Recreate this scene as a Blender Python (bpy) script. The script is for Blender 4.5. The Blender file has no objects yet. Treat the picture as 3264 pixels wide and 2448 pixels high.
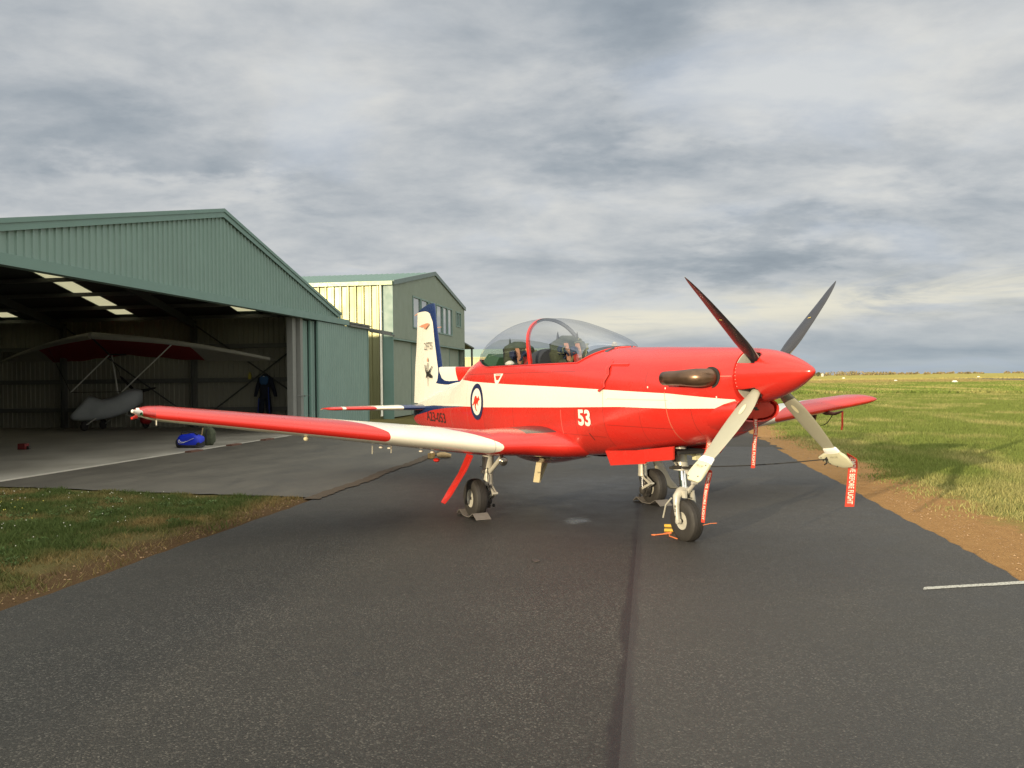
import bpy, math, random
import numpy as np
from mathutils import Vector, Matrix
random.seed(7); rng = np.random.default_rng(7)
sc = bpy.context.scene
C = sc.collection
# ---------------------------------------------------------------- camera
CAMP = (9.4937, -5.2356, 1.6506); YAW, PITCH, ROLL = 2.70646, -0.0044, -0.0116
def cam_axes():
    f = Vector((math.cos(YAW)*math.cos(PITCH), math.sin(YAW)*math.cos(PITCH), math.sin(PITCH)))
    r = f.cross(Vector((0, 0, 1))).normalized(); u = r.cross(f)
    c, s = math.cos(ROLL), math.sin(ROLL)
    return c*r+s*u, -s*r+c*u, f
r_, u_, f_ = cam_axes()
cd = bpy.data.cameras.new('camera'); cam = bpy.data.objects.new('camera', cd); C.objects.link(cam)
cam.matrix_world = Matrix(((r_.x, u_.x, -f_.x, CAMP[0]), (r_.y, u_.y, -f_.y, CAMP[1]), (r_.z, u_.z, -f_.z, CAMP[2]), (0, 0, 0, 1)))
cd.sensor_width = 36; cd.lens = 2731.8/3264*36; cd.clip_start = .05; cd.clip_end = 12000
sc.camera = cam
sc.render.resolution_x, sc.render.resolution_y = 1024, 768
# ---------------------------------------------------------------- exposure, sun
sc.view_settings.view_transform = 'Standard'; sc.view_settings.look = 'None'
sc.view_settings.exposure = 0.0; sc.view_settings.gamma = 1
SUN_AZ, SUN_EL = math.radians(-61), math.radians(8.6)
ld = bpy.data.lights.new('sun', 'SUN'); ld.energy = 5.0; ld.angle = math.radians(.6); ld.color = (1, .83, .56)
sun = bpy.data.objects.new('sun', ld); C.objects.link(sun)
tow = Vector((math.cos(SUN_AZ)*math.cos(SUN_EL), math.sin(SUN_AZ)*math.cos(SUN_EL), math.sin(SUN_EL)))
sun.rotation_euler = (-tow).to_track_quat('-Z', 'Y').to_euler(); sun.location = tow*60

# ---------------------------------------------------------------- node helpers
class NT:
    def __init__(s, nt): s.nt = nt; s.n = nt.nodes; s.l = nt.links
    def node(s, t, **k):
        n = s.n.new(t)
        for a, b in k.items(): setattr(n, a, b)
        return n
    def link(s, a, b): s.l.new(a, b)
    def _in(s, sock, v):
        if v is None: return
        if hasattr(v, 'is_output') or isinstance(v, bpy.types.NodeSocket): s.l.new(v, sock)
        else: sock.default_value = v
    def math(s, op, a, b=None, c=None, clamp=False):
        n = s.node('ShaderNodeMath', operation=op, use_clamp=clamp)
        s._in(n.inputs[0], a); s._in(n.inputs[1], b); s._in(n.inputs[2], c)
        return n.outputs[0]
    def vmath(s, op, a, b=None, scale=None):
        n = s.node('ShaderNodeVectorMath', operation=op)
        s._in(n.inputs[0], a); s._in(n.inputs[1], b)
        if scale is not None: s._in(n.inputs['Scale'], scale)
        return n.outputs['Value'] if op in ('DOT_PRODUCT', 'LENGTH', 'DISTANCE') else n.outputs['Vector']
    def mix(s, f, a, b, mode='MIX'):
        n = s.node('ShaderNodeMix', data_type='RGBA', blend_type=mode)
        s._in(n.inputs[0], f); s._in(n.inputs[6], a if not isinstance(a, tuple) else (*a[:3], 1)); s._in(n.inputs[7], b if not isinstance(b, tuple) else (*b[:3], 1))
        return n.outputs[2]
    def noise(s, vec, scale, detail=4, rough=.5, dist=0., out='Fac'):
        n = s.node('ShaderNodeTexNoise'); s._in(n.inputs['Vector'], vec)
        n.inputs['Scale'].default_value = scale; n.inputs['Detail'].default_value = detail
        n.inputs['Roughness'].default_value = rough; n.inputs['Distortion'].default_value = dist
        return n.outputs[out]
    def voro(s, vec, scale, feature='F1', out='Distance', rnd=1.):
        n = s.node('ShaderNodeTexVoronoi', feature=feature); s._in(n.inputs['Vector'], vec); n.inputs['Scale'].default_value = scale
        n.inputs['Randomness'].default_value = rnd
        return n.outputs[out]
    def ramp(s, f, stops, interp='LINEAR'):
        n = s.node('ShaderNodeValToRGB'); s._in(n.inputs[0], f); cr = n.color_ramp; cr.interpolation = interp
        while len(cr.elements) < len(stops): cr.elements.new(.5)
        for e, (p, c) in zip(cr.elements, stops):
            e.position = p; e.color = (*c, 1) if isinstance(c, tuple) else (c, c, c, 1)
        return n.outputs[0]
    def sstep(s, v, a, b, lo=0., hi=1.):
        n = s.node('ShaderNodeMapRange', interpolation_type='SMOOTHSTEP'); s._in(n.inputs[0], v)
        for i, x in enumerate((a, b, lo, hi)): n.inputs[1+i].default_value = x
        return n.outputs[0]
    def lin(s, v, a, b, lo=0., hi=1.):
        n = s.node('ShaderNodeMapRange'); s._in(n.inputs[0], v)
        for i, x in enumerate((a, b, lo, hi)): n.inputs[1+i].default_value = x
        return n.outputs[0]
    def curve(s, v, pts):      # piecewise linear v -> y
        xs = [p[0] for p in pts]; ys = [p[1] for p in pts]; x0, x1 = min(xs), max(xs); y0, y1 = min(ys), max(ys)
        if y1-y0 < 1e-6: y1 = y0+1
        f = s.lin(v, x0, x1)
        n = s.node('ShaderNodeFloatCurve'); s._in(n.inputs['Value'], f); cv = n.mapping.curves[0]
        P = sorted(((x-x0)/(x1-x0), (y-y0)/(y1-y0)) for x, y in pts)
        while len(cv.points) < len(P): cv.points.new(.5, .5)
        for q, (a, b) in zip(cv.points, P): q.location = (a, b); q.handle_type = 'VECTOR'
        n.mapping.update()
        return s.math('MULTIPLY_ADD', n.outputs[0], y1-y0, y0)
    def sep(s, v):
        n = s.node('ShaderNodeSeparateXYZ'); s._in(n.inputs[0], v); return n.outputs
    def comb(s, x, y, z):
        n = s.node('ShaderNodeCombineXYZ')
        for i, v in enumerate((x, y, z)): s._in(n.inputs[i], v)
        return n.outputs[0]
    def bump(s, h, strength=.3, dist=.01):
        n = s.node('ShaderNodeBump'); n.inputs['Strength'].default_value = strength; n.inputs['Distance'].default_value = dist
        s._in(n.inputs['Height'], h); return n.outputs[0]
    def attr(s, name, out='Fac'):
        n = s.node('ShaderNodeAttribute'); n.attribute_name = name; return n.outputs[out]
    def obj(s): return s.node('ShaderNodeTexCoord').outputs['Object']
    def gt(s, a, b): return s.math('GREATER_THAN', a, b)
    def lt(s, a, b): return s.math('LESS_THAN', a, b)
def newmat(name):
    m = bpy.data.materials.new(name); m.use_nodes = True
    N = NT(m.node_tree); return m, N, m.node_tree.nodes['Principled BSDF']
def M(name, col, rough=.5, metal=0., var=.06, vs=6., bump=0., bs=200., coat=0., spec=.5, emit=None):
    m, N, P = newmat(name); o = N.obj()
    f = N.noise(o, vs, 5, .6)
    c = N.mix(f, tuple(x*(1-var*1.6) for x in col), tuple(min(1, x*(1+var*1.6)) for x in col))
    N.link(c, P.inputs['Base Color']); P.inputs['Metallic'].default_value = metal
    N.link(N.lin(N.noise(o, vs*2.3, 4), .3, .7, max(.02, rough-.07), min(1, rough+.09)), P.inputs['Roughness'])
    P.inputs['Coat Weight'].default_value = coat; P.inputs['Coat Roughness'].default_value = .08
    P.inputs['Specular IOR Level'].default_value = spec
    if bump: N.link(N.bump(N.noise(o, bs, 3), bump, .005), P.inputs['Normal'])
    return m

# ---------------------------------------------------------------- sky
w = bpy.data.worlds.new('World'); sc.world = w; w.use_nodes = True
N = NT(w.node_tree); bg = w.node_tree.nodes['Background']
d = N.node('ShaderNodeTexCoord').outputs['Generated']; dx, dy, dz = N.sep(d)
sky = N.node('ShaderNodeTexSky', sky_type='NISHITA'); sky.sun_disc = False
sky.sun_elevation = SUN_EL; sky.sun_rotation = math.radians(151)
zz = N.math('MAXIMUM', dz, 0.0); k = N.math('DIVIDE', 1, N.math('ADD', zz, .21))
# view aligned plane: u across the view, v along it
va = YAW
u = N.math('ADD', N.math('MULTIPLY', dx, math.sin(va)), N.math('MULTIPLY', dy, -math.cos(va)))
v = N.math('ADD', N.math('MULTIPLY', dx, math.cos(va)), N.math('MULTIPLY', dy, math.sin(va)))
P0 = N.comb(N.math('MULTIPLY', N.math('MULTIPLY', u, k), .8), N.math('MULTIPLY', N.math('MULTIPLY', v, k), 1.0), 0.)
SKYOFF = (3.3, 1.7, 0)
P1 = N.vmath('ADD', P0, SKYOFF)
n1 = N.noise(P1, 1.9, 9, .57, .25)
n2 = N.noise(N.vmath('ADD', P0, (9.1, 4.2, 0)), 4.6, 9, .62, .2)
n3 = N.noise(N.vmath('ADD', P0, (1.1, 7.2, 0)), .55, 3, .5, .2)
cl = N.math('ADD', N.math('ADD', N.math('MULTIPLY', n1, .78), N.math('MULTIPLY_ADD', N.math('SUBTRACT', n2, .5), N.sstep(dz, .03, .22, .14, .31), .13)), N.math('MULTIPLY', n3, .04))
def gdir(x, y):     # direction of a source-pixel of the photograph, a fixed sky position
    q = f_ + (x-1632)/2731.8*r_ - (y-1224)/2731.8*u_; return q.normalized()
wv = N.vmath('ADD', d, N.vmath('SCALE', N.vmath('SUBTRACT', N.noise(P1, 2.8, 7, .6, 0, 'Color'), (.5, .5, .5)), None, .22))
wu = N.math('ADD', N.math('MULTIPLY', N.sep(wv)[0], math.sin(va)), N.math('MULTIPLY', N.sep(wv)[1], -math.cos(va))); wz = N.sep(wv)[2]
def lump(c, px, py, sx, sy, amp):
    q = gdir(px, py); uu = q.x*math.sin(va)-q.y*math.cos(va)
    a = N.math('DIVIDE', N.math('SUBTRACT', wu, uu), sx/2731.8); b = N.math('DIVIDE', N.math('SUBTRACT', wz, q.z), sy/2731.8)
    e = N.math('EXPONENT', N.math('MULTIPLY', N.math('ADD', N.math('MULTIPLY', a, a), N.math('MULTIPLY', b, b)), -1))
    front = N.gt(v, 0.)
    return N.math('MULTIPLY_ADD', N.math('MULTIPLY', e, front), amp*1.5, c)
for L in [(2080, 150, 200, 150, -.13), (650, 480, 520, 110, -.08), (60, 180, 250, 260, -.05), (330, 560, 300, 60, .07), (750, 570, 200, 40, .06),
          (1450, 280, 500, 150, .03), (2300, 260, 320, 110, .06), (2900, 300, 400, 120, .06), (2500, 480, 500, 60, -.05), (1900, 530, 350, 50, -.05), (2500, 800, 600, 60, -.09), (3000, 950, 400, 60, -.05),
          (1900, 720, 700, 70, .01), (2960, 560, 350, 40, .05), (1100, 900, 500, 60, -.01), (2700, 100, 400, 60, .03), (480, 120, 260, 120, .03)]:
    cl = lump(cl, *L)
base = N.ramp(cl, [(.25, (.275, .32, .37)), (.37, (.36, .405, .45)), (.46, (.46, .495, .53)), (.54, (.56, .585, .605)), (.63, (.67, .68, .675)), (.76, (.81, .80, .75))])
# low on the horizon: blue-grey, with a broken warm band
lowb = N.sstep(dz, .0, .075, 1, 0)
lowc = N.ramp(N.noise(N.comb(N.math('MULTIPLY', u, 3), N.math('MULTIPLY', v, 3), N.math('MULTIPLY', dz, 40)), 1.1, 5, .5), [(.35, (.235, .32, .405)), (.7, (.40, .48, .54))])
base = N.mix(N.math('MULTIPLY', lowb, .75), base, lowc)
wn = N.noise(N.comb(N.math('MULTIPLY', u, 5), N.math('MULTIPLY', v, 5), N.math('MULTIPLY', dz, 38)), .9, 6, .6, .5)
zc = N.math('MULTIPLY_ADD', u, .065, .058)
wb = N.math('ABSOLUTE', N.math('SUBTRACT', dz, zc))
wm = N.math('MULTIPLY', N.math('MULTIPLY', N.sstep(wb, .0, .036, 1, 0), N.sstep(wn, .40, .62)), N.sstep(u, -.15, .15, .35, 1.))
base = N.mix(N.math('MULTIPLY', wm, .92), base, (.86, .82, .68))
# cool thin gaps
base = N.mix(N.math('MULTIPLY', N.sstep(N.noise(P1, 1.9, 4, .5, .4), .52, .68), .28), base, (.40, .50, .66))
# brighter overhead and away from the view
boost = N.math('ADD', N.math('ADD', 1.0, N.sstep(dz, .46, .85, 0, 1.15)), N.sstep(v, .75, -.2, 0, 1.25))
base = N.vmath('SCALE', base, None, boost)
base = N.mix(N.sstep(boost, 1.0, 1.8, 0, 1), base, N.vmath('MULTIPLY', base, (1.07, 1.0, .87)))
nish = N.vmath('SCALE', sky.outputs[0], None, .06)
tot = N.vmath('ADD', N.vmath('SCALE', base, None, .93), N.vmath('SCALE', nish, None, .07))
below = N.sstep(dz, -.02, 0., 1, 0)
tot = N.mix(below, tot, (.09, .10, .06))
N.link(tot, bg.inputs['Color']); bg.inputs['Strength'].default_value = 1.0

# ---------------------------------------------------------------- frames & mesh helpers
HA = Vector((-7.7706, -7.0502, 0)); HAZ = math.radians(145.9106)
DS = Vector((math.cos(HAZ), math.sin(HAZ), 0)); DN = Vector((DS.y, -DS.x, 0))
def B(s, o, z=0.): return HA + DS*s + DN*o + Vector((0, 0, z))      # hangar row frame: s along the row, o towards the runway

def root_inv(p):
    while p.parent: p = p.parent
    return Matrix.LocRotScale(p.location, p.rotation_euler, None).inverted()
PLACE = []
def mesh(name, verts, faces, mats, parent=None, mi=None, smooth=True, ang=35, inv=None, attrs=None):
    if PLACE: verts = [PLACE[0](Vector(v)) for v in verts]
    if parent is not None: I = root_inv(parent)
    elif inv is not None: I = inv.inverted()
    else: I = None
    if I is not None: verts = [I @ Vector(v) for v in verts]
    me = bpy.data.meshes.new(name); me.from_pydata([tuple(v) for v in verts], [], [tuple(f) for f in faces])
    mats = mats if isinstance(mats, (list, tuple)) else [mats]
    for m in mats: me.materials.append(m)
    if mi is not None: me.polygons.foreach_set('material_index', mi)
    if attrs:
        for k2, a in attrs.items():
            at = me.attributes.new(k2, 'FLOAT', 'POINT'); at.data.foreach_set('value', [float(x) for x in a])
    if smooth:
        me.shade_smooth(); me.set_sharp_from_angle(angle=math.radians(ang))
    me.update()
    o = bpy.data.objects.new(name, me); C.objects.link(o)
    if parent is not None: o.parent = parent
    elif inv is not None: o.matrix_world = inv
    return o
def thing(name, label, cat, loc=(0, 0, 0), rotz=0., group=None):
    o = bpy.data.objects.new(name, None); C.objects.link(o); o.location = loc; o.rotation_euler = (0, 0, rotz)
    o.empty_display_size = .2; o['label'] = label; o['category'] = cat
    if group: o['group'] = group
    return o
def tag(o, label, cat, group=None):
    o['label'] = label; o['category'] = cat
    if group: o['group'] = group
    return o
class MB:
    def __init__(s): s.v = []; s.f = []; s.mi = []; s.m = 0
    def add(s, vs, fs):
        b = len(s.v); s.v += [Vector(x) for x in vs]; s.f += [tuple(i+b for i in f) for f in fs]; s.mi += [s.m]*len(fs); return s
    def box(s, c, hx, hy, hz):      # centre and three half-axis vectors
        c = Vector(c); hx, hy, hz = Vector(hx), Vector(hy), Vector(hz); V = []
        for a in (-1, 1):
            for b in (-1, 1):
                for d2 in (-1, 1): V.append(c+a*hx+b*hy+d2*hz)
        F = [(0, 1, 3, 2), (4, 6, 7, 5), (0, 4, 5, 1), (2, 3, 7, 6), (0, 2, 6, 4), (1, 5, 7, 3)]
        return s.add(V, F)
    def bb(s, s0, s1, o0, o1, z0, z1):  # box in the hangar frame
        return s.box(B((s0+s1)/2, (o0+o1)/2, (z0+z1)/2), DS*(s1-s0)/2, DN*(o1-o0)/2, Vector((0, 0, (z1-z0)/2)))
    def ab(s, x0, x1, y0, y1, z0, z1):
        return s.box(((x0+x1)/2, (y0+y1)/2, (z0+z1)/2), ((x1-x0)/2, 0, 0), (0, (y1-y0)/2, 0), (0, 0, (z1-z0)/2))
    def prism(s, pts, t):            # polygon (3D) extruded by vector t
        n = len(pts); P = [Vector(p) for p in pts]; t = Vector(t)
        return s.add(P+[p+t for p in P], [tuple(range(n))[::-1], tuple(range(n, 2*n))]+[(i, (i+1) % n, (i+1) % n+n, i+n) for i in range(n)])
    def tube(s, pts, r, seg=10, caps=True, up=None):
        P = [Vector(p) for p in pts]; n = len(P); R = r if isinstance(r, (list, tuple)) else [r]*n; V = []; F = []; prev = None
        for i in range(n):
            t = (P[min(i+1, n-1)]-P[max(i-1, 0)]).normalized()
            if prev is None:
                a = Vector(up) if up else (Vector((0, 0, 1)) if abs(t.z) < .9 else Vector((1, 0, 0)))
                x = t.cross(a).normalized()
            else: x = (prev-t*prev.dot(t)).normalized()
            prev = x; y = t.cross(x)
            for k2 in range(seg):
                a = 2*math.pi*k2/seg; V.append(P[i]+R[i]*(math.cos(a)*x+math.sin(a)*y))
        for i in range(n-1):
            for k2 in range(seg): F.append((i*seg+k2, i*seg+(k2+1) % seg, (i+1)*seg+(k2+1) % seg, (i+1)*seg+k2))
        if caps: F += [tuple(range(seg))[::-1], tuple(range((n-1)*seg, n*seg))]
        return s.add(V, F)
    def lathe(s, c, ax, prof, seg=32, closed=False):   # prof: (distance along axis, radius)
        c = Vector(c); ax = Vector(ax).normalized(); x = ax.orthogonal().normalized(); y = ax.cross(x); V = []; F = []; n = len(prof)
        for (h, r) in prof:
            for k2 in range(seg):
                a = 2*math.pi*k2/seg; V.append(c+ax*h+r*(math.cos(a)*x+math.sin(a)*y))
        for i in range(n if closed else n-1):
            j = (i+1) % n
            for k2 in range(seg): F.append((i*seg+k2, i*seg+(k2+1) % seg, j*seg+(k2+1) % seg, j*seg+k2))
        if not closed:
            F += [tuple(range(seg))[::-1], tuple(range((n-1)*seg, n*seg))]
        return s.add(V, F)
    def ball(s, c, r, seg=12):
        c = Vector(c); r = Vector(r) if not isinstance(r, (int, float)) else Vector((r, r, r)); V = []; F = []; m = seg//2
        for i in range(m+1):
            th = math.pi*i/m
            for k2 in range(seg):
                a = 2*math.pi*k2/seg; V.append(c+Vector((r.x*math.sin(th)*math.cos(a), r.y*math.sin(th)*math.sin(a), r.z*math.cos(th))))
        for i in range(m):
            for k2 in range(seg): F.append((i*seg+k2, (i+1)*seg+k2, (i+1)*seg+(k2+1) % seg, i*seg+(k2+1) % seg))
        return s.add(V, F)
    def grid(s, fn, nu, nv, cu=False):
        V = [fn(i/(nu if cu else nu-1) if nu > 1 else 0, j/(nv-1)) for j in range(nv) for i in range(nu)]; F = []
        for j in range(nv-1):
            for i in range(nu if cu else nu-1): F.append((j*nu+i, j*nu+(i+1) % nu, (j+1)*nu+(i+1) % nu, (j+1)*nu+i))
        return s.add(V, F)
    def build(s, name, mats, parent=None, **k2): return mesh(name, s.v, s.f, mats, parent, mi=s.mi, **k2)
def L(a, b, t): return a+(b-a)*t
def lsp(a, b, n): return [a+(b-a)*i/(n-1) for i in range(n)]
_tc = {}
def text2d(txt, bold=.0):
    if (txt, bold) in _tc: return _tc[(txt, bold)]
    cu = bpy.data.curves.new('t', 'FONT'); cu.body = txt; cu.size = 1; cu.offset = bold; cu.resolution_u = 3
    o = bpy.data.objects.new('t', cu); C.objects.link(o); bpy.context.view_layer.update()
    me = bpy.data.meshes.new_from_object(o.evaluated_get(bpy.context.evaluated_depsgraph_get()))
    V = [(v2.co.x, v2.co.y) for v2 in me.vertices]; F = [tuple(p.vertices) for p in me.polygons]
    bpy.data.objects.remove(o); bpy.data.meshes.remove(me); bpy.data.curves.remove(cu)
    xs = [q[0] for q in V]; ys = [q[1] for q in V]; x0, x1, y0, y1 = min(xs), max(xs), min(ys), max(ys)
    V = [((x-x0)/(x1-x0), (y-y0)/(y1-y0)) for x, y in V]
    _tc[(txt, bold)] = (V, F); return V, F
def pchip(xs, ys):
    xs = np.array(xs, float); ys = np.array(ys, float); o = np.argsort(xs); xs, ys = xs[o], ys[o]; h = np.diff(xs); dl = np.diff(ys)/h; m = np.zeros(len(xs))
    for i in range(1, len(xs)-1):
        if dl[i-1]*dl[i] > 0: w1 = 2*h[i]+h[i-1]; w2 = h[i]+2*h[i-1]; m[i] = (w1+w2)/(w1/dl[i-1]+w2/dl[i])
    m[0] = dl[0]; m[-1] = dl[-1]
    def f(x):
        x = min(max(x, xs[0]), xs[-1]); i = min(int(np.searchsorted(xs, x, 'right'))-1, len(xs)-2); t = (x-xs[i])/h[i]
        return float((1+2*t)*(1-t)**2*ys[i]+t*(1-t)**2*h[i]*m[i]+t*t*(3-2*t)*ys[i+1]+t*t*(t-1)*h[i]*m[i+1])
    return f

exec_sections = True
# ================================================================= SETTING
GI = Matrix.LocRotScale(HA, Matrix.Rotation(HAZ, 3, 'Z').to_quaternion(), None)   # local x = s, local y = -off
def setting(o): o['kind'] = 'structure'; return o
# ---- ground (grass field, one sheet to the horizon)
m_ground, N, P = newmat('grass_field')
o = N.obj(); s_, ny, z_ = N.sep(o); off = N.math('MULTIPLY', ny, -1)
g1 = N.noise(N.comb(N.math('MULTIPLY', s_, .25), ny, 0), .35, 6, .6, .4)
g2 = N.noise(o, 3.5, 6, .65)
grass = N.mix(N.ramp(g1, [(.38, 0.), (.62, 1.)]), (.14, .16, .04), (.24, .245, .065))
grass = N.mix(N.ramp(g2, [(.35, 0.), (.7, 1.)]), grass, (.19, .20, .05))
strp = N.noise(N.comb(N.math('MULTIPLY', s_, .02), N.math('MULTIPLY', off, .25), 0), 1.2, 4, .6)
grass = N.mix(N.math('MULTIPLY', N.ramp(strp, [(.52, 0.), (.66, 1.)]), .6), grass, (.36, .33, .11))
nd = N.math('ADD', off, N.math('MULTIPLY', N.math('SUBTRACT', N.noise(o, 1.1, 6, .7), .5), 1.6))
dirt = N.mix(N.noise(o, 6., 6, .7), (.28, .145, .055), (.54, .32, .13))
dirt = N.mix(N.math('MULTIPLY', N.ramp(N.noise(o, 42., 3, .6), [(.45, 0.), (.75, 1.)]), .5), dirt, (.12, .075, .035))
# right verge dirt then left verge dirt
verge = N.math('MULTIPLY', N.sstep(nd, 15.0, 15.5, 1, 0), N.gt(off, 13.))
leftd = N.math('MULTIPLY', N.sstep(N.math('ADD', off, N.math('MULTIPLY', N.math('SUBTRACT', N.noise(o, 1.6, 5, .6), .5), 1.1)), 5.75, 6.1), N.lt(off, 10.))
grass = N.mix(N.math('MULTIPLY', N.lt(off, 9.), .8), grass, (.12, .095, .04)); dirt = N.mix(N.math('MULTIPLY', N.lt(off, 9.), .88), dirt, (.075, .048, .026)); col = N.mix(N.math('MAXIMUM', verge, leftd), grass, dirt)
# distance bands of drier grass
rr = N.vmath('LENGTH', N.comb(N.math('ADD', s_, 13), N.math('MULTIPLY', N.math('SUBTRACT', off, 11), 1.), 0))
bn = N.math('MULTIPLY_ADD', N.noise(N.comb(N.math('MULTIPLY', s_, .02), N.math('MULTIPLY', off, .05), 0), 1., 4), 60, -30)
rb = N.math('ADD', rr, bn)
col = N.mix(N.math('MULTIPLY', N.sstep(rb, 150, 230), .85), col, (.20, .165, .05))
col = N.mix(N.math('MULTIPLY', N.sstep(N.math('ADD', rr, N.math('MULTIPLY', N.math('SUBTRACT', off, 150), -.6)), 480, 700), .8), col, (.42, .36, .09))
N.link(col, P.inputs['Base Color']); P.inputs['Roughness'].default_value = .95; P.inputs['Specular IOR Level'].default_value = .1
N.link(N.bump(N.math('ADD', N.noise(o, 14., 6, .75), N.math('MULTIPLY', N.noise(o, 60., 3), .5)), .9, .05), P.inputs['Normal'])
def hz(r, a):
    t = min(max((r-620)/900, 0), 1); return (3*t*t-2*t*t*t)*(3.6+.5*math.sin(a*9)+.3*math.sin(a*31+1))
RR = [0, 3, 6, 10, 15, 22, 30, 45, 70, 110, 170, 260, 400, 600, 700, 800, 900, 1000, 1150, 1300, 1500, 2000, 3500, 8000]
V = []; F = []; na = 180
for r in RR:
    for k2 in range(na):
        a = 2*math.pi*k2/na; V.append((CAMP[0]+r*math.cos(a), CAMP[1]+r*math.sin(a), hz(r, a)-(0.03 if r > 60 else 0)))
for i in range(len(RR)-1):
    for k2 in range(na): F.append((i*na+k2, (i+1)*na+k2, (i+1)*na+(k2+1) % na, i*na+(k2+1) % na))
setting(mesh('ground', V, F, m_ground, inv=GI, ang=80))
# ---- asphalt
FILM = []
def asphalt(name, lo, hi, rough, stone, extra=None, wet=True):
    m, N, P = newmat(name); o = N.obj(); s_, ny, z_ = N.sep(o); off = N.math('MULTIPLY', ny, -1)
    big = N.noise(o, .45, 4, .6); mid = N.noise(o, 3., 4, .6)
    c = N.mix(N.ramp(N.math('ADD', N.math('MULTIPLY', big, .6), N.math('MULTIPLY', mid, .4)), [(.35, 0.), (.65, 1.)]), lo, hi)
    st = N.voro(o, 108., 'F1', 'Color'); dst = N.voro(o, 108., 'F1', 'Distance')
    sr = N.sep(st)[0]
    c = N.mix(N.math('MULTIPLY', N.ramp(sr, [(.0, 1.), (.4, 0.)]), .5), c, tuple(x*.4 for x in lo))
    patchy = N.ramp(N.noise(o, .8, 5, .65), [(.35, .35), (.65, 1.)]); c = N.mix(N.math('MULTIPLY', N.math('MULTIPLY', N.ramp(sr, [(.76, 0.), (1., 1.)]), patchy), .9), c, stone)
    sp9 = N.math('MULTIPLY', N.lt(N.voro(o, 24., 'F1', 'Distance'), .13), N.gt(N.sep(N.voro(o, 24., 'F1', 'Color'))[1], .72)); c = N.mix(N.math('MULTIPLY', sp9, .55), c, tuple(x*1.7 for x in stone))
    big2 = N.ramp(N.noise(o, .22, 3, .6, .6), [(.42, 0.), (.58, 1.)]); c = N.mix(N.math('MULTIPLY', big2, .22), c, tuple(x*.6 for x in lo))
    fine = N.noise(o, 55., 4, .75)
    c = N.mix(N.math('MULTIPLY', N.ramp(fine, [(.5, 0.), (.72, 1.)]), .14), c, stone)
    rg = N.lin(N.math('ADD', N.math('MULTIPLY', mid, .5), N.math('MULTIPLY', big, .5)), .35, .65, rough-.07, rough+.07)
    hgt = N.math('SUBTRACT', N.math('MULTIPLY', fine, .5), N.math('MULTIPLY', dst, .8))
    if extra: c, rg = extra(N, o, s_, off, c, rg)
    N.link(c, P.inputs['Base Color']); N.link(rg, P.inputs['Roughness']); P.inputs['Specular IOR Level'].default_value = .30
    bn_ = N.node('ShaderNodeBump'); bn_.inputs['Distance'].default_value = .008; N.link(hgt, bn_.inputs['Height']); bn_.inputs['Strength'].default_value = .95
    if FILM: N.link(N.math('MULTIPLY_ADD', FILM[-1], -.93, .95), bn_.inputs['Strength']); FILM.clear()
    N.link(bn_.outputs[0], P.inputs['Normal'])
    return m
def ex(N, o, s_, off, c, rg):
    # sealed joint: a ragged dark band along the taxiway
    wob = N.math('MULTIPLY', N.math('SUBTRACT', N.noise(o, 1.5, 5, .7), .5), .10)
    dj = N.math('ABSOLUTE', N.math('ADD', N.math('SUBTRACT', off, 11.03), wob))
    wid = N.lin(N.noise(o, .9, 3), .3, .7, .018, .065)
    j = N.lin(N.math('SUBTRACT', dj, wid), -.01, .025, 1, 0)
    c = N.mix(N.math('MULTIPLY', j, .8), c, (.018, .013, .014))
    # newer, lighter lane beyond the joint
    c = N.mix(N.math('MULTIPLY', N.gt(off, 11.03), .18), c, (.13, .125, .115))
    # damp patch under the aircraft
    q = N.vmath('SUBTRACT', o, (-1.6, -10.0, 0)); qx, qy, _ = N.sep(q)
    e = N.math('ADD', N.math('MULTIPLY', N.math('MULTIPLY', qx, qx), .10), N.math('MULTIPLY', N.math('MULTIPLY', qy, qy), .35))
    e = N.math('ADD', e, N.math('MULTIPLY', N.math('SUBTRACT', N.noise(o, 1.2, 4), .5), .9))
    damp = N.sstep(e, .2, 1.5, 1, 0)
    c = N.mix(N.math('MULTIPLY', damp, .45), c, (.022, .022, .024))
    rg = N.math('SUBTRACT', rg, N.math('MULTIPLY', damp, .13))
    # a thin film of water that mirrors the sky
    q = N.vmath('SUBTRACT', o, (-3.35, -10.33, 0)); qx, qy, _ = N.sep(q); e2 = N.math('ADD', N.math('MULTIPLY', N.math('MULTIPLY', qx, qx), 14.), N.math('MULTIPLY', N.math('MULTIPLY', qy, qy), 34.))
    e2 = N.math('ADD', e2, N.math('MULTIPLY', N.math('SUBTRACT', N.noise(o, 6., 4, .6), .5), 2.2)); film = N.math('MULTIPLY', N.sstep(e2, -.2, 1.3, 1, 0), .62); FILM.append(film)
    rg = N.math('SUBTRACT', rg, N.math('MULTIPLY', film, .40))
    # oil drips
    sp = N.voro(o, 1.1, 'F1', 'Distance'); sp = N.math('ADD', sp, N.math('MULTIPLY', N.noise(o, 9., 3), .05))
    c = N.mix(N.math('MULTIPLY', N.sstep(sp, .055, .07, 1, 0), .6), c, (.02, .02, .02))
    return c, rg
m_asph = asphalt('worn_asphalt', (.029, .0275, .024), (.045, .042, .036), .58, (.15, .138, .118), ex)
m_asph_old = asphalt('old_brown_asphalt', (.042, .036, .028), (.062, .053, .040), .70, (.16, .14, .11))
def sheet(name, mat, edge, z, th=None):
    # edge: list of (s,off) counter-clockwise outline; fan into strips
    n = len(edge); V = [B(a, b, z) for a, b in edge]; F = [tuple(range(n))]
    return setting(mesh(name, V, F, mat, inv=GI, smooth=False))
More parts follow.
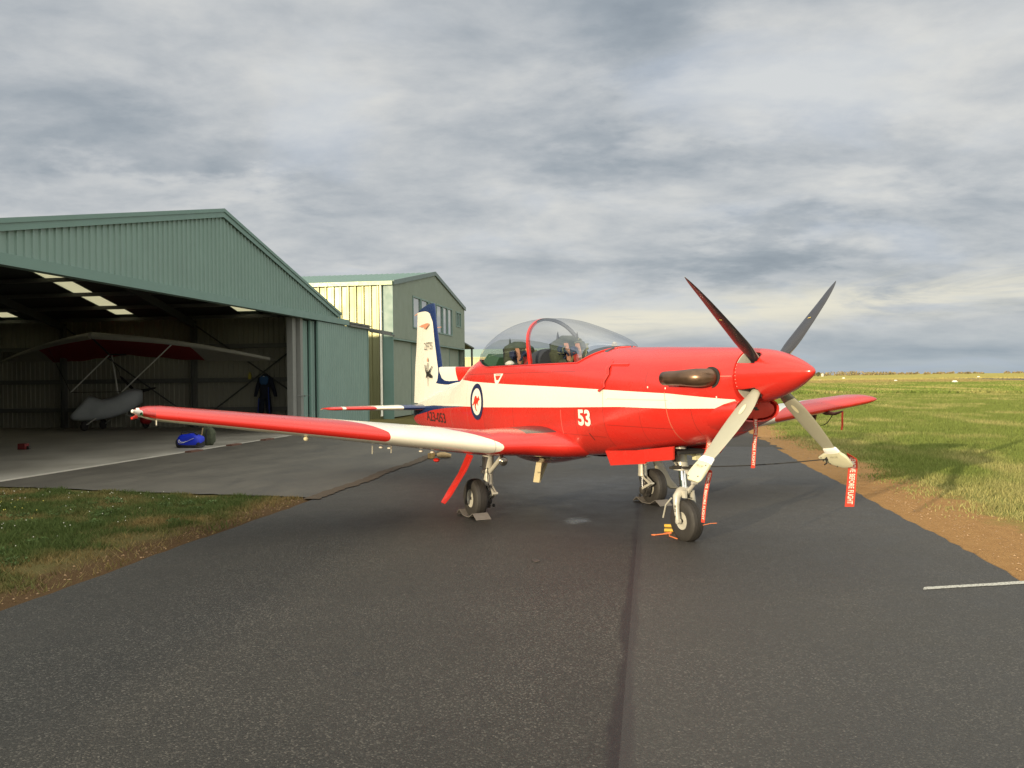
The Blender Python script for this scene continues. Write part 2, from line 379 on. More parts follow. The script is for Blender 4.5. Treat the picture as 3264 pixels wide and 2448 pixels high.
def jit(a, b, n, amp):
    out = []
    for i in range(n+1):
        t = i/n; q = (L(a[0], b[0], t), L(a[1], b[1], t)); dd = (b[1]-a[1], -(b[0]-a[0])); ln = math.hypot(*dd)
        k2 = amp*(random.uniform(-1, 1)+math.sin(t*n*.21)*.9) if 0 < i < n else 0
        out.append((q[0]+dd[0]/ln*k2, q[1]+dd[1]/ln*k2))
    return out
ed = jit((-40, 6.45), (8.2, 6.5), 260, .018)+jit((8.2, 6.5), (7.6, 14.0), 30, .008)[1:]+jit((7.6, 14.0), (-40, 14.25), 260, .02)[1:]
sheet('taxiway', m_asph, ed, .012)
ed = jit((7.0, 6.3), (30, 6.4), 100, .04)+jit((30, 6.4), (28, 13.6), 8, .1)[1:]+jit((28, 13.6), (7.0, 14.2), 90, .07)[1:]
sheet('old_taxiway', m_asph_old, ed, .006)
# ---- forecourt, a worn concrete/asphalt apron
m_fore, N, P = newmat('forecourt'); o = N.obj()
a = N.noise(N.comb(N.math('MULTIPLY', N.sep(o)[0], .5), N.math('MULTIPLY', N.sep(o)[1], 1.3), 0), 1.1, 7, .65, .5); b2 = N.noise(o, 30., 4, .6)
c = N.mix(N.ramp(a, [(.36, 0.), (.62, 1.)]), (.048, .043, .034), (.088, .080, .063)); c = N.mix(N.math('MULTIPLY', b2, .3), c, (.10, .09, .07))
c = N.mix(N.math('MULTIPLY', N.ramp(N.noise(o, 2.6, 5, .7, .8), [(.56, 0.), (.68, 1.)]), .55), c, (.05, .047, .043))
N.link(c, P.inputs['Base Color']); N.link(N.lin(a, .3, .7, .62, .8), P.inputs['Roughness']); N.link(N.bump(b2, .5, .006), P.inputs['Normal'])
ed = jit((-.8, .3), (-1.75, 6.45), 40, .03)+jit((-1.75, 6.45), (17.3, 6.2), 90, .02)[1:]+[(17.3, .3), (17.3, -.2), (-.8, -.2)]
sheet('forecourt', m_fore, ed, .020)
m_kerb, N, P = newmat('dark_edge'); P.inputs['Base Color'].default_value = (.045, .032, .022, 1); P.inputs['Roughness'].default_value = .9
o = N.obj(); N.link(N.mix(N.noise(o, 9, 5, .7), (.03, .024, .018), (.11, .075, .04)), P.inputs['Base Color']); N.link(N.bump(N.noise(o, 40, 4), .8, .02), P.inputs['Normal'])
ed = jit((-1.9, 6.36), (10, 6.30), 120, .03)+jit((10, 6.5), (-1.9, 6.6), 120, .035)
sheet('verge_strip', m_kerb, ed, .024)
# ---- painted line across the taxiway edge
m_line, N, P = newmat('worn_white_paint'); o = N.obj(); n_ = N.noise(o, 60, 5, .7)
N.link(N.mix(N.ramp(n_, [(.38, 0.), (.5, 1.)]), (.12, .115, .10), (.50, .49, .43)), P.inputs['Base Color']); P.inputs['Roughness'].default_value = .7
sheet('painted_line', m_line, jit((-6.33, 13.22), (-6.0, 14.18), 24, .004)+jit((-5.91, 14.18), (-6.25, 13.25), 24, .004), .016)
# ---- distant runway
m_run = M('runway_asphalt', (.05, .048, .047), .8, var=.2, vs=.05)
sheet('runway', m_run, [(60, 52), (214, 103), (345, 128), (500, 160), (340, 150), (200, 112), (50, 68)], .05)

# ================================================================= BUILDINGS
def corr(mb, p0, p1, ztop, zbot, depth, pitch=.2, nrm=DN, rib=.3):
    """trapezoidal ribbed sheet between plan points p0,p1 (world vectors), ribs standing out along nrm"""
    p0 = Vector(p0); p1 = Vector(p1); Ln = (p1-p0).length; n = max(1, round(Ln/pitch)); V = []; t = 0.; pr = []
    for i in range(n):
        a = i/n; w1 = 1/n
        pr += [(a, 0), (a+w1*(1-rib)*.5, 0), (a+w1*((1-rib)*.5+rib*.25), 1), (a+w1*((1-rib)*.5+rib*.75), 1), (a+w1*((1-rib)*.5+rib), 0)]
    pr.append((1., 0))
    for a, k2 in pr:
        q = p0.lerp(p1, a)+nrm*depth*k2
        V.append(q+Vector((0, 0, zbot(a) if callable(zbot) else zbot))); V.append(q+Vector((0, 0, ztop(a) if callable(ztop) else ztop)))
    mb.add(V, [(2*i, 2*i+2, 2*i+3, 2*i+1) for i in range(len(pr)-1)])
    return mb
m_green = M('green_cladding', (.19, .285, .255), .42, var=.07, vs=1.2, spec=.5)
m_greenD = M('green_flashing', (.14, .235, .205), .38, var=.06, vs=1.5)
m_greenR = M('green_roof', (.20, .31, .26), .4, var=.07, vs=.8)
m_inner = M('dim_inner_sheet', (.27, .265, .215), .65, var=.08, vs=1.2)
m_steel = M('galvanised_steel', (.15, .155, .145), .5, .3, var=.12, vs=5)
m_roofin = M('roof_lining', (.07, .075, .07), .8, var=.1)
m_conc, N, P = newmat('hangar_concrete'); o = N.obj()
a = N.noise(o, .7, 7, .6, .3); N.link(N.mix(N.ramp(a, [(.35, 0.), (.65, 1.)]), (.24, .225, .19), (.38, .36, .31)), P.inputs['Base Color']); N.link(N.lin(a, .3, .7, .42, .6), P.inputs['Roughness'])
m_lite, N, P = newmat('translucent_sheet'); P.inputs['Base Color'].default_value = (.8, .78, .62, 1); P.inputs['Roughness'].default_value = .5
tr = N.node('ShaderNodeBsdfTranslucent'); tr.inputs[0].default_value = (.85, .83, .68, 1); mx = N.node('ShaderNodeMixShader'); mx.inputs[0].default_value = .75
N.link(P.outputs[0], mx.inputs[1]); N.link(tr.outputs[0], mx.inputs[2]); N.link(mx.outputs[0], m_lite.node_tree.nodes['Material Output'].inputs[0])
m_dark = M('dark_gap', (.02, .02, .02), .8)

h1 = thing('hangar', 'green corrugated hangar with open front and microlight parked inside', 'hangar', B(7.95, -9, 0), HAZ)
S0, SP, S1, ZR, ZE, DEP = -.66, 7.95, 16.5, 6.22, 4.13, -18.0
def rz(s): return ZR-((ZR-ZE)*(s-SP)/(S1-SP) if s > SP else .2165*(SP-s))
g = MB(); corr(g, B(S0, .0), B(SP, 0), lambda a: rz(L(S0, SP, a))-.10, 3.95, .035, .205); corr(g, B(SP, 0), B(S1, 0), lambda a: rz(L(SP, S1, a))-.10, 3.95, .035, .205)
g.build('gable_wall', m_green, h1, smooth=False)
g = MB()   # barge flashing folded in two faces
for (a, b2) in ((S0-.1, SP), (SP, S1+.08)):
    za, zb = rz(a), rz(b2)
    g.prism([B(a, .05, za-.16), B(b2, .05, zb-.16), B(b2, .05, zb-.02), B(a, .05, za-.02)], DN*.03)
    g.prism([B(a, .05, za-.02), B(b2, .05, zb-.02), B(b2, .05, zb+.065), B(a, .05, za+.065)], DN*.055)
    g.prism([B(a, -.12, za+.04), B(b2, -.12, zb+.04), B(b2, .105, zb+.065), B(a, .105, za+.065)], Vector((0, 0, .006)))
g.build('barge_flashing', m_greenD, h1, smooth=False)
g = MB(); g.bb(S0, 17.4, .02, .10, 3.80, 3.97); g.bb(S0, 17.4, -.12, .10, 3.765, 3.80); g.build('door_header', m_greenD, h1, smooth=False)
g = MB(); g.bb(17.41, 19.9, -.02, .06, 3.74, 3.93); g.bb(17.41, 19.95, .06, .10, 3.86, 3.9); g.bb(17.41, 21.3, .10, .15, 3.74, 3.80)
g.bb(19.96, 23.3, -.1, -.02, 3.72, 3.83); g.bb(19.96, 23.3, .02, .07, 3.66, 3.71); g.build('door_track', m_steel, h1, smooth=False)
# roof: outer sheets with skylight gaps. strips along off
LS = [(-8.47, -7.72), (-3.62, -2.87), (-13.25, -12.5)]
bands = sorted([(a, b2) for a, b2 in LS]); cuts = [DEP-.1]; solid = []
prev = DEP-.1
for a, b2 in bands: solid.append((prev, a)); prev = b2
solid.append((prev, .1))
g = MB()
for (o0, o1) in solid:
    for (a, b2) in ((S0-.15, SP), (SP, S1+.12)):
        g.prism([B(a, o0, rz(a)), B(b2, o0, rz(b2)), B(b2, o0, rz(b2)+.035), B(a, o0, rz(a)+.035)], DN*(o1-o0))
for (o0, o1) in LS:   # roof above and below each skylight run
    g.prism([B(SP, o0, ZR), B(10.9, o0, rz(10.9)), B(10.9, o0, rz(10.9)+.035), B(SP, o0, ZR+.035)], DN*(o1-o0))
    g.prism([B(15.95, o0, rz(15.95)), B(S1+.12, o0, rz(S1+.12)), B(S1+.12, o0, rz(S1+.12)+.035), B(15.95, o0, rz(15.95)+.035)], DN*(o1-o0))
    g.prism([B(S0-.15, o0, rz(S0-.15)), B(SP, o0, ZR), B(SP, o0, ZR+.035), B(S0-.15, o0, rz(S0-.15)+.035)], DN*(o1-o0))
g.build('roof', m_greenR, h1, smooth=False)
g = MB()
for (o0, o1) in solid:
    for (a, b2) in ((S0+.05, SP), (SP, S1-.05)):
        g.prism([B(a, o0, rz(a)-.012), B(b2, o0, rz(b2)-.012), B(b2, o0, rz(b2)-.004), B(a, o0, rz(a)-.004)], DN*(min(o1, -.15)-o0))
g.build('roof_lining', m_roofin, h1, smooth=False)
for (o0, o1) in LS:
    g = MB(); g.prism([B(10.9, o0, rz(10.9)+.01), B(15.95, o0, rz(15.95)+.01), B(15.95, o0, rz(15.95)+.022), B(10.9, o0, rz(10.9)+.022)], DN*(o1-o0))
    g.build('skylight', m_lite, h1, smooth=False)
# purlins below roof (cross the skylights), rafters, columns
g = MB()
for i, s in enumerate([8.6, 10.4, 11.98, 13.38, 14.75, 16.05]):
    z = rz(s)-.03
    g.bb(s-.085, s+.085, DEP+.05, -.15, z-.17, z-.05)
for s in [7.3, 5.6, 4.1, 2.7, 1.2, 0.]:
    z = rz(s)-.03; g.bb(s-.05, s+.05, DEP+.05, -.15, z-.17, z-.05)
g.build('purlins', m_steel, h1, smooth=False)
g = MB()
for oo in (-.35, -5.5, -10.85, -16.2):
    for (a, b2) in ((S0+.2, SP), (SP, S1-.2)):
        g.prism([B(a, oo-.06, rz(a)-.48), B(b2, oo-.06, rz(b2)-.48), B(b2, oo-.06, rz(b2)-.21), B(a, oo-.06, rz(a)-.21)], DN*.12)
g.build('rafters', m_roofin, h1, smooth=False)
for oo in (-5.5, -10.85, -16.2):
    g = MB(); g.bb(16.12, 16.30, oo-.09, oo-.07, 0.02, 3.9); g.bb(16.12, 16.30, oo+.07, oo+.09, .02, 3.9); g.bb(16.2, 16.22, oo-.07, oo+.07, .02, 3.9)
    g.bb(16.1, 16.3, oo-.0, oo+.06, .02, 2.7); g.build('column', m_steel, h1, smooth=False)
g = MB()
corr(g, B(S1, .0), B(S1, DEP), 4.1, .02, .03, .2, -DS); corr(g, B(S0, DEP), B(S1, DEP), lambda a: rz(L(S0, S1, a)), .02, .03, .2, DN)
corr(g, B(S0, DEP), B(S0, 0), 4.33, .02, .03, .2, DS); g.build('inner_wall', m_inner, h1, smooth=False)
g = MB(); corr(g, B(S1+.04, .0), B(S1+.04, DEP), 4.1, 0, .03, .2, DS); corr(g, B(S0-.04, DEP), B(S0-.04, .0), 4.32, 0, .03, .2, -DS)
corr(g, B(S0, DEP-.05), B(S1, DEP-.05), lambda a: rz(L(S0, S1, a)), 0, .03, .2, -DN); g.build('outer_wall', m_green, h1, smooth=False)
g = MB()
for z in (.62, 1.70, 2.95): g.bb(16.25, 16.44, DEP+.1, -.1, z, z+.16); g.bb(S0+.05, S1, DEP+.05, DEP+.2, z, z+.13)
g.build('girts', m_steel, h1, smooth=False)
g = MB()
for a, b2 in (((-5.4, .2), (-.6, 3.6)), ((-5.4, 3.8), (-.6, .6)), ((-10.7, 3.8), (-5.6, .4))): g.tube([B(16.2, *a), B(16.2, *b2)], .028, 6)
g.build('bracing', m_roofin, h1)
g = MB(); g.bb(S0, S1, DEP, .18, .0, .03); g.build('floor', m_conc, h1, smooth=False)
g = MB(); g.bb(S0, 13.6, .14, .225, .0, .034); g.build('floor_edge', M('pale_edge', (.46, .44, .38), .7, var=.2, vs=3), h1, smooth=False)
m_rust = M('rusty_plate', (.13, .06, .04), .8, var=.3, vs=8)
for sx in (5.6, 7.6, 9.6): g = MB(); g.bb(sx, sx+.55, .235, .40, .02, .055); g.build('threshold_plate', m_rust, h1, smooth=False)
# door posts and the stacked sliding panels
g = MB(); g.bb(12.95, 13.22, -.42, -.22, .045, 3.77); g.bb(13.30, 13.5, -.30, -.10, .045, 3.77)
g.build('door_post', M('pale_steel_post', (.22, .225, .21), .5, .1), h1, smooth=False)
for i, (a, b2, oo, zt) in enumerate(((13.7, 19.0, -.20, 3.72), (14.1, 19.3, -.10, 3.73), (14.45, 19.72, .03, 3.74))):
    g = MB(); corr(g, B(a+.04, oo), B(b2-.04, oo), zt, .06, .018, .2); g.m = 1
    g.bb(a-.03, a+.04, oo-.04, oo+.022, .05, zt+.01); g.bb(b2-.04, b2+.03, oo-.04, oo+.022, .05, zt+.01); g.bb(a+.04, b2-.04, oo-.04, oo-.002, .05, .12); g.bb(a+.04, b2-.04, oo-.04, oo-.002, zt-.08, zt)
    g.build('sliding_door', [m_green, m_greenD], h1, smooth=False)
g = MB(); g.tube([B(13.0, -.1, 1.22), B(13.9, .02, 1.22)], .012, 6); g.ball(B(13.45, -.04, 1.22), .03, 8); g.build('door_latch', m_steel, h1)

# ---- hangar 2: drawn on a plan of unit size, then set out larger and further down the row
def set_out(v):
    q = v-HA; s, o = q.dot(DS), q.dot(DN); z = v.z
    return B(-13.28+1.146*(s+13.28), 11.17+1.146*(o-11.17), z if z < .5 else 1.65+1.146*(z-1.65) if z > 1.65 else .5+(z-.5))
PLACE.append(set_out)
m_zinc = M('reflective_side_cladding', (.22, .22, .115), .34, .45, var=.04, vs=.4)
m_glass, N, P = newmat('window_glass'); P.inputs['Base Color'].default_value = (.42, .44, .46, 1); P.inputs['Roughness'].default_value = .04; P.inputs['Specular IOR Level'].default_value = 1.; P.inputs['Metallic'].default_value = .55
m_green2 = M('grey_green_cladding', (.22, .265, .215), .45, var=.05, vs=1.)
h2 = thing('hangar', 'taller grey-green hangar with row of upstairs windows in its gable', 'hangar', B(30.6, -10, 0), HAZ)
Q0, QP, Q1, OF = 18.5, 24.97, 31.35, 1.46; ZC, ZQ = 5.52, 6.62
def rz2(s): return ZQ-(ZQ-ZC)*abs(s-QP)/(Q1-QP)
wins = [(21.3, 22.45), (22.6, 23.75), (23.9, 25.1), (25.25, 26.35), (26.5, 27.4), (27.5, 28.4)]
g = MB()
edges = [Q0]+[21.25, 28.45, 29.3, 30.45]+[Q1]
def ff(a, b2, z0, z1):
    if a < QP < b2 and callable(z1): ff(a, QP, z0, z1); ff(QP, b2, z0, z1); return
    corr(g, B(a, OF), B(b2, OF), (lambda t, a=a, b2=b2: z1(L(a, b2, t))) if callable(z1) else z1, z0, .014, .17)
top = lambda s: rz2(s)-.05
ff(Q0, 21.25, 3.34, top); ff(21.25, 28.45, 3.34, 3.86); ff(21.25, 28.45, 5.23, top); ff(28.45, 29.3, 3.34, top); ff(29.3, 30.45, 3.34, 4.4); ff(29.3, 30.45, 5.2, top); ff(30.45, Q1, 3.34, top)
g.build('gable_wall', m_green2, h2, smooth=False)
for (a, b2) in wins+[(29.35, 29.85), (29.9, 30.4)]:
    zl = 3.9 if a < 29 else 4.44; zh = 5.19 if a < 29 else 5.16
    g = MB(); f0 = .05
    g.bb(a-.04, a+.03, OF-.05, OF+.03, zl-.03, zh+.03); g.bb(b2-.03, b2+.04, OF-.05, OF+.03, zl-.03, zh+.03); g.bb(a+.03, b2-.03, OF-.05, OF+.03, zl-.03, zl+.03); g.bb(a+.03, b2-.03, OF-.05, OF+.03, zh-.03, zh+.03)
    wf = g.build('window', m_greenD, h2, smooth=False)
    g = MB(); g.bb(a+.03, b2-.03, OF-.03, OF-.02, zl+.03, zh-.03); g.build('pane', m_glass, wf, smooth=False)
g = MB()
for (a, b2) in ((Q0-.05, QP), (QP, Q1+.1)):
    g.prism([B(a, OF+.02, rz2(a)-.13), B(b2, OF+.02, rz2(b2)-.13), B(b2, OF+.02, rz2(b2)+.05), B(a, OF+.02, rz2(a)+.05)], DN*.05)
g.build('barge_flashing', M('grey_barge', (.12, .17, .16), .4), h2, smooth=False)
g = MB()
for (a, b2, sg) in ((Q0-.12, QP, 1), (QP, Q1+.12, -1)):
    n = 60; V = []
    for i in range(n+1):
        for k2, (t, hgt) in enumerate(((0, 0), (.62, 0), (.72, .03), (.9, .03))):
            o_ = L(OF+.02, -14, (i+t)/(n+1)); V += [B(a, o_, rz2(a)+hgt), B(b2, o_, rz2(b2)+hgt)]
    g.add(V, [(2*i, 2*i+2, 2*i+3, 2*i+1) for i in range(len(V)//2-1)])
g.build('roof', m_greenR, h2, smooth=False)
g = MB(); corr(g, B(Q0, 1.02), B(Q0, -14), 5.36, .0, .055, .30, -DS, .45); g.build('side_wall', m_zinc, h2, smooth=False)
g = MB(); g.bb(Q0-.02, Q0+.02, 1.04, OF, 0.0, 5.45); g.build('corner_panel', m_greenD, h2, smooth=False)
g = MB(); corr(g, B(Q1, -14), B(Q1, OF), 5.4, 0, .03, .2, DS); corr(g, B(Q1, -14), B(Q0, -14), 5.4, 0, .03, .2, -DN); g.build('outer_wall', m_green2, h2, smooth=False)
g = MB(); g.bb(Q0-.16, Q0-.03, -14, OF+.02, 5.36, 5.51); g.build('gutter', M('green_gold_gutter', (.26, .33, .2), .35, .1), h2, smooth=False)
g = MB(); g.tube([B(Q0-.09, 1.0, 5.36), B(Q0-.09, 1.0, .25), B(Q0-.16, 1.02, .12)], .048, 12); g.build('downpipe', M('cream_downpipe', (.75, .73, .62), .35), h2)
g = MB(); g.bb(Q0+.02, Q1, .35, .40, 0, 3.35); g.m = 1
g.bb(Q0+.02, Q1, .40, OF-.002, 3.28, 3.335)
g.build('door_recess', [m_dark, m_greenD], h2, smooth=False)
for (a, b2, oo) in ((18.7, 21.5, 1.30), (21.75, 25.1, 1.18), (25.2, 28.4, 1.30), (28.2, 31.0, 1.18)):
    g = MB(); corr(g, B(a, oo), B(b2, oo), 3.27, .06, .008, .14); g.m = 1; g.bb(a-.04, a, oo-.04, oo+.02, .04, 3.27); g.bb(b2, b2+.04, oo-.04, oo+.02, .04, 3.27)
    g.build('sliding_door', [m_green2, m_greenD], h2, smooth=False)
g = MB(); g.bb(Q0+.03, Q0+.15, 1.10, 1.22, 0, 3.3); g.build('door_post', M('dark_green_post', (.035, .08, .055), .4), h2, smooth=False)
# ---- awning right of hangar 2
aw = thing('awning', 'small dark lean-to awning on posts at the far corner of taller hangar', 'awning', B(39.3, -.7, 0), HAZ)
g = MB(); g.prism([B(31.45, 1.45, 3.62), B(33.9, 1.45, 3.42), B(33.9, 1.45, 3.50), B(31.45, 1.45, 3.70)], -DN*2.4); g.build('roof', M('dark_awning', (.07, .09, .08), .5), aw, smooth=False)
for s in (33.7,):
    g = MB(); g.bb(s-.05, s+.05, 1.3, 1.4, 0, 3.43); g.build('post', m_steel, aw, smooth=False); g = MB(); g.bb(s-.05, s+.05, -.8, -.7, 0, 3.43); g.build('post', m_steel, aw, smooth=False)
PLACE.clear()
# ---- far shed
h3 = thing('shed', 'distant low shed with pale green roof and cream ribbed wall', 'shed', B(83, -2, 0), HAZ)
g = MB(); corr(g, B(80, 1.4), B(80, -22), 4.12, 0, .04, .45, -DS, .3); g.build('side_wall', M('cream_cladding', (.62, .55, .30), .45, var=.05), h3, smooth=False)
g = MB(); g.bb(79.9, 79.98, -22, 1.5, 4.12, 4.3); g.build('gutter', M('cream_gutter', (.66, .6, .34), .45), h3, smooth=False)
g = MB(); g.prism([B(79.85, 1.6, 4.25), B(88, 1.6, 5.35), B(88, 1.6, 5.42), B(79.85, 1.6, 4.32)], -DN*24); g.prism([B(88, 1.6, 5.35), B(96, 1.6, 4.25), B(96, 1.6, 4.32), B(88, 1.6, 5.42)], -DN*24)
g.build('roof', M('pale_green_roof', (.33, .44, .35), .5, var=.06), h3, smooth=False)
g = MB(); g.prism([B(80, 1.4, 0), B(96, 1.4, 0), B(96, 1.4, 4.2), B(88, 1.4, 5.3), B(80, 1.4, 4.2)], -DN*.06); g.build('gable_wall', m_green2, h3, smooth=False)
# ---- low neighbouring store whose shade falls over the grass and forecourt (left of and behind the viewer)
h4 = thing('shed', 'long low green store shed beyond the left edge, shading grass and forecourt', 'shed', B(-16, -4, 0), HAZ)
g = MB(); corr(g, B(-31, 0), B(-2.4, 0), 2.72, 0, .03, .2); corr(g, B(-2.4, 0), B(-2.4, -7), 2.72, 0, .03, .2, DS); corr(g, B(-31, -7), B(-31, 0), 2.72, 0, .03, .2, -DS); corr(g, B(-2.4, -7), B(-31, -7), 2.72, 0, .03, .2, -DN)
g.build('wall', m_green, h4, smooth=False)
g = MB(); g.prism([B(-31.1, .1, 2.73), B(-31.1, -3.5, 3.15), B(-31.1, -3.5, 3.2), B(-31.1, .1, 2.78)], DS*28.8); g.prism([B(-31.1, -3.5, 3.15), B(-31.1, -7.1, 2.73), B(-31.1, -7.1, 2.78), B(-31.1, -3.5, 3.2)], DS*28.8)
g.build('roof', m_greenR, h4, smooth=False)

# ================================================================= AIRCRAFT (frame: +X nose, -Y starboard, origin on the ground)
RED = (.60, .026, .017); WHT = (.80, .77, .66); BLU = (.015, .03, .11)
def paint(P, N, o, rough=.22):
    N.link(N.lin(N.noise(o, 4., 3, .5), .3, .7, rough-.02, rough+.08), P.inputs['Roughness'])
    P.inputs['Coat Weight'].default_value = .35; P.inputs['Coat Roughness'].default_value = .10
def dirty(N, o, c, amt=.10):
    f = N.noise(N.vmath('MULTIPLY', o, (1., 2., 5.)), 2.2, 6, .65)
    return N.mix(N.math('MULTIPLY', N.ramp(f, [(.42, 0.), (.75, 1.)]), amt), c, (.22, .10, .07))
m_red, N, P = newmat('red_paint'); o = N.obj(); N.link(dirty(N, o, N.mix(N.noise(o, 3., 4), tuple(x*.93 for x in RED), RED)), P.inputs['Base Color']); paint(P, N, o)
m_white, N, P = newmat('white_paint'); o = N.obj(); N.link(dirty(N, o, N.mix(0., WHT, WHT), .03), P.inputs['Base Color']); paint(P, N, o)
m_blue = M('navy_paint', BLU, .25, coat=.3)
m_cream = M('cream_cover', (.62, .60, .42), .7, bump=.2, bs=90)
m_black = M('black_rubber', (.018, .017, .016), .75, bump=.15, bs=120)
m_tyre = M('tyre_rubber', (.03, .027, .024), .62, var=.25, vs=12, bump=.1)
m_alu = M('gear_metal', (.52, .49, .42), .32, .75, var=.12, vs=20)
m_galu = M('grey_gear_paint', (.50, .48, .41), .4, .15, var=.1, vs=20)
m_chrome = M('polished_oleo', (.85, .85, .85), .08, 1., var=.03)
m_dmetal = M('dark_fittings', (.06, .055, .05), .5, .4, var=.3, vs=25)
m_glassc, N, P = newmat('canopy_acrylic'); P.inputs['Base Color'].default_value = (1, 1, 1, 1)
tb = N.node('ShaderNodeBsdfTransparent'); tb.inputs[0].default_value = (.955, .96, .97, 1); gl = N.node('ShaderNodeBsdfGlossy'); gl.inputs['Roughness'].default_value = .015; gl.inputs[0].default_value = (.55, .58, .62, 1)
fr = N.node('ShaderNodeLayerWeight'); fr.inputs[0].default_value = .32; mx = N.node('ShaderNodeMixShader')
N.link(N.math('MULTIPLY_ADD', N.math('POWER', fr.outputs['Fresnel'], 1.6), .42, .008), mx.inputs[0]); N.link(tb.outputs[0], mx.inputs[1]); N.link(gl.outputs[0], mx.inputs[2]); N.link(mx.outputs[0], m_glassc.node_tree.nodes['Material Output'].inputs[0])
ac = thing('trainer_aircraft', 'red and white turboprop trainer aircraft numbered 53 parked on the taxiway', 'aircraft', (0, 0, 0))
ac['category'] = 'aircraft'
# ---- fuselage sections
FS = [(3.43, 1.40, 1.915, .262, 1.64), (3.34, 1.27, 1.92, .29, 1.61), (3.2, 1.14, 1.93, .325, 1.57), (2.9, 1.045, 1.945, .38, 1.52), (2.2, .93, 1.975, .445, 1.45), (1.4, .83, 2.005, .475, 1.40), (.6, .74, 2.05, .49, 1.37),
      (-.4, .67, 2.085, .495, 1.35), (-1.4, .655, 2.085, .48, 1.33), (-2.1, .67, 2.06, .455, 1.32), (-2.64, .69, 1.96, .425, 1.31), (-3.0, .70, 1.80, .395, 1.30), (-3.4, .715, 1.665, .355, 1.28), (-4.2, .745, 1.545, .28, 1.23),
      (-5.2, .79, 1.37, .185, 1.15), (-6.0, .85, 1.20, .095, 1.06), (-6.12, .92, 1.14, .045, 1.03)]
f_zb, f_zt, f_w, f_zm = (pchip([a[0] for a in FS], [a[i] for a in FS]) for i in (1, 2, 3, 4))
f_nt = pchip([-6.2, -3.4, -2.2, .6, 1.6, 3.0, 3.43], [2.1, 2.2, 2.5, 2.5, 2.35, 2.15, 2.05]); f_nb = pchip([-6.2, -2, 2.5, 3.43], [2.2, 2.7, 2.6, 2.3])
def half_y(X, z):
    zt, zb, w_, zm = f_zt(X), f_zb(X), f_w(X), f_zm(X)
    if z >= zm: q = min(1, (z-zm)/(zt-zm)); n = f_nt(X)
    else: q = min(1, (zm-z)/(zm-zb)); n = f_nb(X)
    return w_*(1-q**n)**(1/n)
def top_z(X, y):
    zt, w_, zm, n = f_zt(X), f_w(X), f_zm(X), f_nt(X); q = min(1, abs(y)/w_); return zm+(zt-zm)*(1-q**n)**(1/n)
ZS = 1.84
def y_cut(X):       # half width of the cockpit opening
    a = half_y(0, ZS)
    if X > 1.42 or X < -2.66: return 0.
    if X > .86: b2 = half_y(.86, ZS); return b2*max(0, 1-((X-.86)/.56)**1.3)**.75
    if X < -1.60: b2 = half_y(-1.60, ZS); return b2*max(0, 1-((X+1.60)/-1.06)**2)**.6
    return half_y(X, ZS)
def half_ring(X, n=34):
    yc = y_cut(X); P = []
    zt, zb, w_, zm, nt, nb = f_zt(X), f_zb(X), f_w(X), f_zm(X), f_nt(X), f_nb(X)
    a0 = 0.
    if yc > 0: a0 = math.asin(min(1, (yc/w_)**(nt/2)))
    m = n//2
    for i in range(m):
        a = L(a0, math.pi/2, i/m); P.append((w_*math.sin(a)**(2/nt), zm+(zt-zm)*max(0, math.cos(a))**(2/nt)))
    for i in range(n-m+1):
        a = L(0, math.pi/2, i/(n-m)); P.append((w_*max(0, math.cos(a))**(2/nb), zm-(zm-zb)*math.sin(a)**(2/nb)))
    return P
Xs = sorted(set([round(x, 4) for x in list(lsp(-6.12, -2.7, 40))+list(lsp(-2.7, -1.8, 24))+list(lsp(-1.8, .84, 26))+list(lsp(.86, 1.44, 22))+list(lsp(1.5, 3.43, 26))]))
g = MB(); nr = 35
rows = []
for X in Xs:
    R = half_ring(X, nr-1); rows.append([(X, -y, z) for y, z in R]+[(X, y, z) for y, z in R])
V = [v for r in rows for v in r]; F = []
for i in range(len(Xs)-1):
    for k2 in range(nr-1):
        a = i*2*nr+k2; b2 = a+2*nr; F.append((a, a+1, b2+1, b2)); F.append((a+nr, b2+nr, b2+nr+1, a+nr+1))
F.append(tuple(list(range(nr))+list(range(2*nr-1, nr-1, -1)))); e = (len(Xs)-1)*2*nr
F.append(tuple([e+i for i in range(nr)][::-1]+[e+i for i in range(nr, 2*nr)]))
m_fus, N, P = newmat('fuselage_paint'); o = N.obj(); x, y, z = N.sep(o)
tb_ = N.curve(x, [(-6.3, 1.75), (-3.4, 1.72), (-2.75, 1.665), (-2.2, 1.635), (-1., 1.60), (.6, 1.565), (1.5, 1.54), (2.67, 1.505), (3.05, 1.48), (3.425, 1.455), (3.43, 1.0), (3.6, 1.0)])
bb_ = N.curve(x, [(-6.3, 1.16), (-5.2, 1.20), (-4.4, 1.235), (-2.6, 1.262), (-1.67, 1.272), (.6, 1.325), (1.85, 1.36), (2.67, 1.36), (3.3, 1.375), (3.6, 1.38)])
wmask = N.math('MULTIPLY', N.lt(z, tb_), N.gt(z, bb_))
ub = N.curve(x, [(-6.3, .16), (-5.6, .15), (-4.6, .085), (-3.6, .035), (-2.6, .004), (-2.5, -.1), (3.6, -.1)])
bmask = N.math('MULTIPLY', N.gt(z, N.math('SUBTRACT', bb_, ub)), N.lt(z, bb_))
c = N.mix(N.noise(o, 2., 4), tuple(q*.93 for q in RED), RED)
c = dirty(N, o, c, .10); c = N.mix(wmask, c, dirty(N, o, N.mix(0., WHT, WHT), .025)); c = N.mix(bmask, c, BLU)
